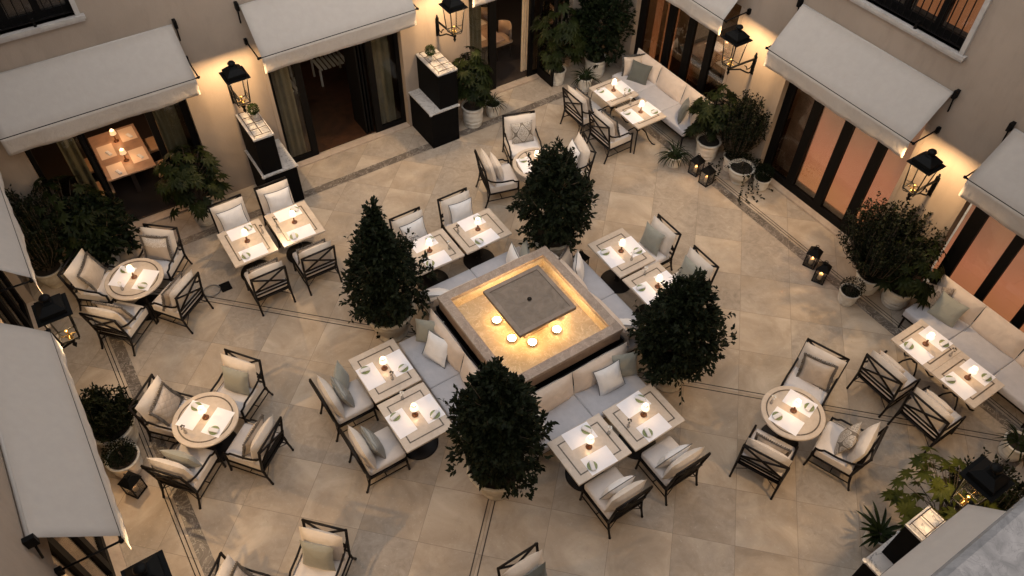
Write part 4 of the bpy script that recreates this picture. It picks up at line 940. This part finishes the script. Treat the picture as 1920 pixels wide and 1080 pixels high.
cabinet(1.39, 2.07, 1.65, 2.09, 5.34, 6.26, "black cabinet with gridded marble top in the bottom right", mirror_y=-1)

# ------------------------------------------------------------------ plants
def pot_mb(r, h, style=0):
    m = MB()
    if style == 0: pr = [(0, 0), (r * 0.68, 0), (r * 0.76, h * 0.05), (r * 0.77, h * 0.10), (r * 0.69, h * 0.14), (r * 0.80, h * 0.19), (r * 0.85, h * 0.25), (r * 0.83, h * 0.29), (r * 0.75, h * 0.33), (r * 0.85, h * 0.38), (r * 0.88, h * 0.44), (r * 0.82, h * 0.48), (r * 0.88, h * 0.62), (r * 0.92, h * 0.80), (r * 0.86, h * 0.84), (r, h * 0.90), (r * 1.02, h * 0.97), (r * 0.98, h), (r * 0.88, h), (r * 0.86, h * 0.9), (0, h * 0.89)]
    else: pr = [(0, 0), (r * 0.55, 0), (r * 0.6, h * 0.05), (r * 0.52, h * 0.12), (r * 0.74, h * 0.3), (r * 0.90, h * 0.55), (r * 0.95, h * 0.75), (r * 0.9, h * 0.82), (r * 0.98, h * 0.88), (r * 1.06, h * 0.95), (r * 1.04, h), (r * 0.92, h), (r * 0.86, h * 0.9), (0, h * 0.89)]
    m.lathe(pr, 32); return m
def leaf_quad(m, p, d, n, L, Wd, fold=0.15):
    """pointed leaf: base p, direction d, normal n"""
    d = d.normalized(); s = d.cross(n)
    if s.length < 1e-4: s = d.cross(Vector((1, 0, 0)))
    s.normalize(); n = s.cross(d).normalized(); b = p; t = p + d * L - n * L * 0.12; a = p + d * L * 0.45 + s * Wd / 2 + n * Wd * fold; c = p + d * L * 0.45 - s * Wd / 2 + n * Wd * fold
    mid = p + d * L * 0.5
    m.add([b, a, t, c, mid], [(0, 1, 4), (1, 2, 4), (0, 4, 3), (4, 2, 3)])
def rdir(r):
    z = r.uniform(-1, 1); a = r.uniform(0, 2 * pi); q = math.sqrt(1 - z * z); return Vector((q * cos(a), q * sin(a), z))
def crown(m, tw, rnd, c, rx, rz, n, L, Wd, seed, up=0.25, taper=0.35, shoots=14):
    c = Vector(c); k_ = 0
    while k_ < n:
        d = rdir(rnd); lump = 1 + 0.44 * noise.noise(d * 1.9 + Vector((seed, 0, 0))) + 0.34 * noise.noise(d * 5.0 + Vector((0, seed, 0)))
        rr = rnd.random() ** 0.30 * lump; zz = d.z * rr
        sh = 1.06 - taper * max(0, zz + 0.45) - 0.40 * max(0, -zz - 0.5)
        p = c + Vector((d.x * rr * rx * sh, d.y * rr * rx * sh, zz * rz))
        if noise.noise(p * 3.3 + Vector((0, 0, seed))) < -0.24 and rr > 0.45: 
            k_ += 0.2; continue
        # little spray of 4 leaves
        ax = (d + rdir(rnd) * 0.8 + Vector((0, 0, up))).normalized()
        for q in range(4):
            a2 = (ax + rdir(rnd) * 0.75).normalized(); leaf_quad(m, p + ax * 0.02 * q, a2, (Vector((0, 0, 1)) + rdir(rnd) * 0.6).normalized(), L * rnd.uniform(0.7, 1.25), Wd * rnd.uniform(0.8, 1.2))
        k_ += 4
    for i in range(shoots):   # shoots that stick out of the outline
        d = rdir(rnd)
        if d.z < -0.3: d.z *= -1
        sh = 1 - taper * max(0, d.z); p0 = c + Vector((d.x * rx * sh * 0.85, d.y * rx * sh * 0.85, d.z * rz * 0.9)); dd = (d * 0.6 + Vector((0, 0, 0.8)) + rdir(rnd) * 0.3).normalized(); Ls = rnd.uniform(0.14, 0.32)
        tw.tube([p0, p0 + dd * Ls * 0.5 + rdir(rnd) * 0.01, p0 + dd * Ls], [0.005, 0.004, 0.002], 4, False)
        for q in range(9):
            t = 0.15 + 0.85 * q / 8; leaf_quad(m, p0 + dd * Ls * t, (dd * 0.6 + rdir(rnd)).normalized(), dd, L * rnd.uniform(0.7, 1.1), Wd)
def trunk_mb(rnd, h0, c, rx, rz, r0=0.03, limbs=9):
    m = MB(); c = Vector(c); m.tube([(0, 0, h0), (0.01, -0.01, (h0 + c.z) / 2), (c.x * 0.8, c.y * 0.8, c.z), (c.x, c.y, c.z + rz * 0.6)], [r0, r0 * 0.85, r0 * 0.6, r0 * 0.2], 8)
    for i in range(limbs):
        d = rdir(rnd); d.z = abs(d.z) * 0.5; z = h0 + (c.z + rz * 0.3 - h0) * (i + 1) / (limbs + 1); p = Vector((0, 0, z)); e = p + Vector((d.x * rx * 0.8, d.y * rx * 0.8, 0.25 + d.z * 0.3)); mid = (p + e) / 2 + Vector((0, 0, -0.04))
        m.tube([p, mid, e], [r0 * 0.45, r0 * 0.3, r0 * 0.1], 6)
    return m
def tree(x, y, label, seed, top, rx, dx=0, dy=0):
    o = empty("potted_tree", (x, y, 0)); tag(o, label, "potted tree", "dark trees at the fountain corners"); rnd = random.Random(seed)
    m = MB(); r, h = 0.40, 0.60
    m.lathe([(0, 0), (r * 0.62, 0), (r * 0.64, 0.05), (r * 0.55, 0.08), (r * 0.72, 0.2), (r * 0.86, 0.38), (r * 0.92, 0.47), (r * 0.88, 0.49), (r * 0.98, 0.52), (r * 1.04, 0.56), (r * 1.04, 0.60), (r * 0.93, 0.60), (r * 0.90, 0.55), (0, 0.54)], 40, flute=20, fa=0.012); m.build("pot", "pot_stone", o)
    m = MB(); m.disc(r * 0.9, 0.556, 28); m.build("soil", "soil", o)
    zb = 0.72 if seed == 3 else (0.42 if seed == 8 else 0.58); cz = (top + zb) / 2; rz = (top - zb) / 2
    lf = MB(); tw = trunk_mb(rnd, 0.54, (dx, dy, cz), rx, rz)
    crown(lf, tw, rnd, (dx, dy, cz - 0.03), rx * 1.10, rz, 10000, 0.084, 0.045, seed, taper=0.50 if seed != 8 else 0.60, shoots=26)
    # a few drooping sprays at the skirt
    for i in range(4):
        a = rnd.uniform(0, 2 * pi); p = Vector((dx + cos(a) * rx * 0.8, dy + sin(a) * rx * 0.8, cz - rz * 0.75)); dd = Vector((cos(a) * 0.6, sin(a) * 0.6, -0.7)).normalized(); Ls = rnd.uniform(0.15, 0.35)
        tw.tube([p, p + dd * Ls], [0.004, 0.002], 4, False)
        for q in range(8): leaf_quad(lf, p + dd * Ls * (q + 1) / 8, (dd + rdir(rnd)).normalized(), Vector((0, 0, 1)), 0.07, 0.036)
    tw.build("trunk", "bark", o); lf.build("crown", "camellia_leaf", o)
tree(-1.64, -1.66, "dark bushy potted tree at the bottom fountain corner", 3, 2.72, 0.57)
tree(-1.60, 1.60, "dark pointed potted tree at the left fountain corner", 8, 2.72, 0.55)
tree(1.60, 1.60, "dark bushy potted tree at the top fountain corner", 14, 2.45, 0.61)
tree(1.60, -1.60, "dark bushy potted tree at the right fountain corner", 21, 2.38, 0.59, -0.06, -0.04)

def plant(kind, x, y, r, h, label, seed, top, spread, pot=0, n=0, cx=0.0, cy=0.0, z=0.0, glaze="pot_glaze"):
    rnd = random.Random(seed); o = empty("potted_" + {'fatsia': "fatsia", 'shrub': "shrub", 'strap': "grass_plant", 'ball': "boxwood_ball", 'vine': "ivy", 'herb': "herb", 'palm': "palm"}[kind], (x, y, z)); tag(o, label, "potted plant", "potted plants round the walls")
    pot_mb(r, h, pot).build("pot", glaze, o); m = MB(); m.disc(r * 0.86, h * 0.905, 20); m.build("soil", "soil", o)
    lf = MB(); st = MB(); z0 = h * 0.9
    if kind == 'fatsia':
        for i in range(n or 34):
            a = rnd.uniform(0, 2 * pi); rr = spread * rnd.random() ** 0.5; zz = z0 + (top - z0) * rnd.uniform(0.25, 1.0) * (1 - 0.35 * rr / spread); p = Vector((cx * zz / top + cos(a) * rr, cy * zz / top + sin(a) * rr, zz))
            st.tube([(0.02 * cos(a), 0.02 * sin(a), z0), (p.x * 0.35, p.y * 0.35, z0 + (zz - z0) * 0.65), p], [0.008, 0.006, 0.004], 5, False)
            nrm = (Vector((cos(a) * 0.5, sin(a) * 0.5, 0.9)) + rdir(rnd) * 0.35).normalized(); ou = Vector((cos(a), sin(a), -0.25)); ou = (ou - nrm * ou.dot(nrm)).normalized(); sd = nrm.cross(ou)
            S = rnd.uniform(0.15, 0.24)
            for q in range(9):
                g = radians(-130 + 260 * q / 8); dd = (ou * cos(g) + sd * sin(g) - nrm * 0.12).normalized(); leaf_quad(lf, p, dd, nrm, S * (1.0 - 0.35 * abs(g) / 2.3), S * 0.30, 0.12)
    elif kind == 'shrub':
        nb = n or 60
        for i in range(nb):
            a = rnd.uniform(0, 2 * pi); rr = spread * rnd.random() ** 0.6; tz = top * rnd.uniform(0.72, 1.0) * (1 - 0.22 * rr / spread); e = Vector((cx + cos(a) * rr, cy + sin(a) * rr, tz)); b0 = Vector((cos(a) * 0.06, sin(a) * 0.06, z0)); md = b0.lerp(e, 0.5) + Vector((cos(a) * spread * 0.18, sin(a) * spread * 0.18, 0))
            st.tube([b0, md, e], [0.007, 0.005, 0.002], 5, False)
            for q in range(60):
                t = 0.12 + 0.88 * q / 59; p = (b0 * (1 - t) ** 2 + md * 2 * t * (1 - t) + e * t * t) + rdir(rnd) * 0.03; leaf_quad(lf, p, (rdir(rnd) + Vector((0, 0, 0.5))).normalized(), rdir(rnd), rnd.uniform(0.045, 0.075), 0.032)
    elif kind in ('strap', 'palm'):
        for i in range(n or 40):
            a = rnd.uniform(0, 2 * pi); L = spread * rnd.uniform(0.7, 1.25); el = rnd.uniform(0.5, 1.35); wd = 0.016 if kind == 'strap' else 0.042; P = []
            for q in range(9):
                t = q / 8; g = el - (1.7 if kind == 'strap' else 0.9) * t; 
                P.append(Vector((0.02 * cos(a), 0.02 * sin(a), z0)) if q == 0 else P[-1] + Vector((cos(a) * cos(g), sin(a) * cos(g), sin(g))) * L / 8)
            sd = Vector((-sin(a), cos(a), 0)); V = []
            for q, p in enumerate(P):
                w = wd * (sin(pi * min(1, 0.15 + 0.85 * q / 8)) ** 0.6) * 0.5 + 0.0008; V += [p - sd * w, p + Vector((0, 0, -w * 0.4)), p + sd * w]
            Fc = []
            for q in range(8): Fc += [(3 * q, 3 * q + 1, 3 * q + 4, 3 * q + 3), (3 * q + 1, 3 * q + 2, 3 * q + 5, 3 * q + 4)]
            lf.add(V, Fc)
    elif kind in ('ball', 'herb', 'vine'):
        if spread > 0.3:
            crown(lf, st, rnd, (0, 0, (top + z0) / 2), spread, (top - z0) / 2, n, 0.10, 0.055, seed, taper=0.3, shoots=24); n = 1
        c = Vector((0, 0, (top + z0) / 2)); N_ = n or (1700 if kind == 'ball' else 420)
        for i in range(N_):
            d = rdir(rnd); rr = rnd.random() ** 0.25 * (1 + 0.10 * noise.noise(d * 4 + Vector((seed, 0, 0)))); p = c + Vector((d.x * rr * spread, d.y * rr * spread, d.z * rr * (top - z0) / 2)); leaf_quad(lf, p, (d + rdir(rnd) * 0.8).normalized(), rdir(rnd), rnd.uniform(0.02, 0.04), 0.016)
        st.tube([(0, 0, z0), (0, 0, c.z)], 0.012, 6)
    if kind == 'vine':
        for i in range(16):
            a = rnd.uniform(0, 2 * pi); p = Vector((cos(a) * r * 0.9, sin(a) * r * 0.9, z0 + 0.05)); P = [p]
            for q in range(14):
                out = Vector((cos(a), sin(a), 0)) * (0.05 if q < 4 else 0.015) + Vector((0, 0, 0.01 if q < 3 else -0.05)) + rdir(rnd) * 0.012; nx = P[-1] + out
                if nx.z < 0.02: nx.z = 0.02; nx += Vector((cos(a), sin(a), 0)) * 0.03
                P.append(nx)
                for _ in range(3): leaf_quad(lf, nx, rdir(rnd), rdir(rnd), 0.045, 0.035)
            st.tube(P, 0.002, 4, False)
    if st.v: st.build("stem", "bark", o)
    lf.build("foliage", {'fatsia': "fatsia_lit_leaf" if seed == 71 else "fatsia_dark_leaf", 'shrub': "shrub_leaf", 'strap': "strap_leaf", 'palm': "strap_leaf", 'ball': "topiary_leaf", 'herb': "herb_leaf", 'vine': "topiary_leaf"}[kind], o)
    return o
plant('fatsia', -3.30, 5.78, 0.22, 0.42, "tall broad leaved plant between the left doorway and first cabinet", 31, 1.95, 0.52, 0, 120)
plant('fatsia', 2.42, 5.62, 0.24, 0.50, "tall broad leaved plant beside the second cabinet", 33, 2.0, 0.36, 0, 110)
plant('strap', 2.95, 5.68, 0.17, 0.30, "small white pot of arching leaves beside the tall plant by the second cabinet", 35, 0.8, 0.36, 0, 44)
plant('fatsia', 4.80, 5.92, 0.20, 0.36, "large dark leaved plant in the shadowed top corner", 37, 2.2, 0.55, 0, 130)
plant('strap', 5.18, 5.38, 0.17, 0.32, "white pot of thin leaves in front of the shadowed corner", 39, 0.9, 0.34, 0, 70)
plant('ball', 5.72, 5.72, 0.26, 0.45, "ringed white pot with an added shrub darkening the corner behind the window sofa", 41, 2.35, 0.62, 0, 5200)  # large dark shrub added so its leaves give the corner its darkness
plant('strap', 5.14, 2.34, 0.17, 0.26, "white pot of arching grass leaves next to the candle lantern pair", 43, 0.8, 0.42, 0, 60)
plant('fatsia', 5.84, 2.16, 0.25, 0.46, "glossy broad leaved plant in a tall white pot beside the window sofa", 45, 1.8, 0.42, 0, 120)
plant('vine', 5.92, 1.28, 0.25, 0.36, "wide white pot with trailing ivy beside the candle lanterns", 47, 0.65, 0.26, 1, 500)
plant('shrub', 6.04, 1.62, 0.20, 0.34, "airy small leaved shrub behind the trailing ivy pot", 49, 1.95, 0.50, 0, 150)
plant('ball', 6.14, 0.90, 0.17, 0.26, "boxwood ball in a small white pot by the orange glazing", 51, 0.55, 0.17, 0)
plant('ball', 5.28, -2.02, 0.18, 0.28, "low bushy plant in the white ringed pot near the lantern pair", 53, 0.52, 0.20, 0, 900)
plant('shrub', 5.78, -2.00, 0.24, 0.38, "tall dark small leaved shrub below the right facade lantern", 55, 2.0, 0.80, 0, 270)
plant('fatsia', 5.95, -2.48, 0.26, 0.42, "broad olive leaved plant between the dark shrub and the right edge sofa", 57, 1.60, 0.48, 0, 110)
plant('strap', 5.02, -5.36, 0.2, 0.34, "dark leaved pot at the right edge below the sofa", 59, 0.9, 0.34, 0, 50)
plant('ball', -5.10, 5.62, 0.23, 0.36, "white pot under a dark bush behind the upper left round table", 61, 1.45, 0.55, 0, 4000)
plant('fatsia', -5.36, 5.86, 0.20, 0.34, "dark broad leaved plant against the left doorway", 63, 2.0, 0.66, 0, 150)
plant('shrub', -5.98, 5.66, 0.24, 0.42, "tall dark shrub in a mottled urn in the upper left corner", 65, 2.2, 0.60, 1, 170, glaze="pot_stone")
plant('shrub', -5.90, 1.92, 0.31, 0.46, "round dark shrub in the wide white pot beside the big awning", 67, 1.2, 0.46, 0, 130)
plant('ball', -5.93, 1.42, 0.235, 0.34, "low leafy ball in the white pot next to the floor lantern", 69, 0.62, 0.22, 0, 1500)
plant('fatsia', 2.85, -5.58, 0.26, 0.42, "fingered leaves coloured yellow green as lit by the bottom right lantern", 71, 1.7, 0.66, 0, 70, cy=0.32)
plant('palm', 2.20, -5.18, 0.17, 0.34, "spiky palm pot beside the bottom right cabinet", 73, 0.9, 0.36, 0, 30)
plant('shrub', 3.4, -5.70, 0.22, 0.36, "dark shrub behind the bottom right lantern", 75, 1.5, 0.6, 0, 110)
plant('herb', -1.88, 5.92, 0.055, 0.09, "little potted herb on the first cabinet top", 77, 0.27, 0.09, 0, 650, z=1.705)
plant('herb', 1.66, 5.88, 0.055, 0.09, "little potted herb on the second cabinet top", 79, 0.28, 0.09, 0, 650, z=1.705)

# ------------------------------------------------------------------ hose hatch in the floor
o = empty("floor_hatch", (-3.68, 4.02, 0)); tag(o, "open square floor hatch with a grey hose loop beside the chairs", "floor hatch")
m = MB(); m.box(0.02, 0.20, -0.10, 0.10, 0.0, 0.012); m.build("hatch_lid", "plinth_black", o)
m = MB(); m.tube([(0.02 + -0.14 + 0.14 * cos(radians(a)), 0.13 * sin(radians(a)) + 0.02, 0.012 + 0.02 * sin(radians(a / 2))) for a in range(0, 360, 20)], 0.010, 8); m.build("hose_loop", "hose_grey", o)

# ------------------------------------------------------------------ inside the rooms
def indoor_table(x0, x1, y0, y1, lab, lamps, mats):
    o = empty("wooden_table", ((x0 + x1) / 2, (y0 + y1) / 2, 0)); tag(o, lab, "table", "wooden tables indoors"); hx, hy = (x1 - x0) / 2, (y1 - y0) / 2
    m = MB(); m.box(-hx, hx, -hy, hy, 0.72, 0.75); m.build("tabletop", "table_wood", o, 0.004)
    m = MB(); m.box(-0.04, 0.04, -hy * 0.5 - 0.04, -hy * 0.5 + 0.04, 0.02, 0.72); m.build("leg", "room_dark", o); m = MB(); m.box(-0.04, 0.04, hy * 0.5 - 0.04, hy * 0.5 + 0.04, 0.02, 0.72); m.build("leg", "room_dark", o)
def indoor_chair(x, y, rz, lab):
    o = empty("leather_chair", (x, y, 0), radians(rz)); tag(o, lab, "chair", "tan leather chairs indoors")
    m = MB(); m.rbox(0, 0.45, -0.22, 0.22, 0.38, 0.46, 0.03, 0.01, 4); m.build("seat", "tan_leather", o)
    m = MB()
    V = []; Fc = []
    for i in range(13):
        a = radians(-65 + 130 * i / 12); 
        for z in (0.46, 0.80):
            for rr in (0.24, 0.27): V.append((0.22 - rr * cos(a) * 1.0, rr * sin(a), z - 0.05 * (abs(i - 6) / 6) * (z > 0.5)))
    for i in range(12):
        b = 4 * i; Fc += [(b, b + 4, b + 6, b + 2), (b + 1, b + 3, b + 7, b + 5), (b + 2, b + 6, b + 7, b + 3), (b, b + 1, b + 5, b + 4)]
    m.add(V, Fc, True); m.build("backrest", "tan_leather", o)
    for a, b in ((0.05, -0.18), (0.05, 0.18), (0.4, -0.18), (0.4, 0.18)):
        m = MB(); m.tube([(a, b, 0.38), (a, b, 0.012)], 0.014, 6); m.build("leg", "room_dark", o)
TI = {1: "the indoor table behind the left doorway", 3: "the indoor table behind the top doorway", 5: "the indoor table behind the window sofa"}
indoor_table(-4.53, -3.67, 6.86, 8.33, "lit wooden dining table seen through the left doorway", 2, 4)
indoor_table(3.35, 4.12, 7.0, 8.4, "wooden dining table seen through the top doorway", 1, 2)
indoor_table(7.3, 8.3, 3.2, 4.6, "white set dining table behind the window sofa glazing", 1, 2)
INL = proto_lamp()
for ch in INL.children:
    if ch.name.startswith("lamp_shade"): ch.data = ch.data.copy(); ch.data.materials[0] = MATS["indoor_shade_glow"]
for (x, y, lb) in ((-4.09, 7.94, "far small lamp on the indoor table behind the left doorway"), (-4.09, 7.27, "near small lamp on the indoor table behind the left doorway"),
                   (3.72, 7.55, "small lamp on the indoor table behind the top doorway"), (7.9, 4.0, "small lamp on the indoor table behind the window sofa")):
    place(INL, USED, (x, y, 0.7515), 0, lb, "indoor table lamps"); point("indoor_lamp_light", (x, y, 0.91), 0.2, WARM, 0.05)
PMI = proto_mat('leather_mat')
for i, (x, y, lb) in enumerate(((-4.32, 7.08, "placemat at the near left corner of"), (-3.86, 7.32, "placemat at the near right of"), (-4.33, 7.72, "placemat at the far left of"), (-3.86, 8.05, "placemat at the far right corner of"))):
    q = place(PMI, USED, (x, y, 0.7512), radians(0), f"{lb} {TI[1]}", "peach placemats indoors")
    q2 = dup(NAP, (x + 0.02, y - 0.08, 0.7530), radians(20), f"napkin on the {lb.replace('placemat at the ', '').replace(' of', '')} placemat indoors, left doorway", "folded napkins")
for (x, y, lb) in ((3.55, 7.35, "nearer placemat on"), (3.9, 7.9, "farther placemat on")): dup(PMI, (x, y, 0.7512), radians(90), f"{lb} {TI[3]}", "peach placemats indoors")
for (x, y, lb) in ((7.6, 3.6, "nearer placemat on"), (7.95, 4.3, "farther placemat on")): dup(PM, (x, y, 0.7512), radians(0), f"{lb} {TI[5]}", "paper placemats")
for (x, y, rz, lb) in ((-4.95, 7.15, 0, "tan chair near left of the indoor table behind the left doorway"), (-4.95, 7.95, 0, "tan chair far left of the indoor table behind the left doorway"),
                       (-3.25, 7.15, 180, "tan chair near right of the indoor table behind the left doorway"), (-3.22, 7.95, 180, "tan chair far right of the indoor table behind the left doorway"),
                       (4.52, 7.5, 180, "tan chair beside the indoor table behind the top doorway"), (4.45, 8.2, 180, "second tan chair deeper behind the top doorway"), (6.95, 3.9, 0, "pale chair against the glass behind the window sofa")):
    indoor_chair(x, y, rz, lb)
# white slatted bench in the hall
for bi, (bx0, by0, lb) in enumerate(((-0.62, 8.6, "white slatted bench in the dark hall behind the middle doorway"), (0.62, 9.0, "second white slatted bench partly behind the folded door"))):
    o = empty("slatted_bench", (bx0, by0, 0)); tag(o, lb, "bench", "white slatted benches indoors")
    m = MB()
    for i in range(7): m.box(-0.32 + i * 0.1, -0.28 + i * 0.1, -0.02, 0.02, 0.45, 1.0)
    m.box(-0.36, 0.36, -0.03, 0.03, 1.0, 1.04); m.build("slatted_back", "slat_white", o)
    m = MB()
    for i in range(7): m.box(-0.32 + i * 0.1, -0.26 + i * 0.1, -0.5, -0.04, 0.42, 0.45)
    m.build("slatted_seat", "slat_white", o)
    for a, b in ((-0.32, -0.46), (0.32, -0.46), (-0.32, 0.0), (0.32, 0.0)):
        m = MB(); m.box(a - 0.02, a + 0.02, b - 0.02, b + 0.02, 0.012, 0.42); m.build("leg", "slat_white", o)
# pendant lamps that light the rooms
def pendant(x, y, z, e, lb, col=(1.0, 0.70, 0.42)):
    o = empty("pendant_lamp", (x, y, 3.1)); tag(o, lb, "pendant lamp", "pendant lamps indoors")
    m = MB(); m.tube([(0, 0, 0), (0, 0, z - 3.1)], 0.006, 6); m.build("cord", "room_dark", o)
    m = MB(); m.lathe([(0.17, z - 3.22), (0.12, z - 3.12), (0.04, z - 3.08), (0, z - 3.075)], 20); m.build("lamp_shade", "brass", o)
    m = MB(); m.lathe([(0, -0.05), (0.035, -0.03), (0.045, 0), (0.03, 0.03), (0, 0.04)], 12, Matrix.Translation((0, 0, z - 3.16))); m.build("bulb", "bulb_glow", o)
    point("pendant_light", (0, 0, z - 3.26), e, col, 0.06, o)
pendant(-4.1, 7.6, 2.45, 11, "brass pendant above the indoor table behind the left doorway", (1.0, 0.60, 0.33))
pendant(3.7, 7.8, 2.45, 8, "brass pendant above the indoor table behind the top doorway")
pendant(8.1, 4.0, 2.5, 7, "brass pendant above the indoor table behind the window sofa")
pendant(-0.6, 9.3, 2.6, 2, "brass pendant deep in the dark hall")
pendant(7.4, 1.0, 2.6, 2, "brass pendant behind the wooden door of the middle glazed bay")
pendant(-7.6, 0.0, 2.4, 9, "brass pendant in the room below the big left awning")

bpy.context.view_layer.update()
for lb, ns in SEEN.items():
    if len(ns) > 1: print("DUPLABEL", lb, ns)
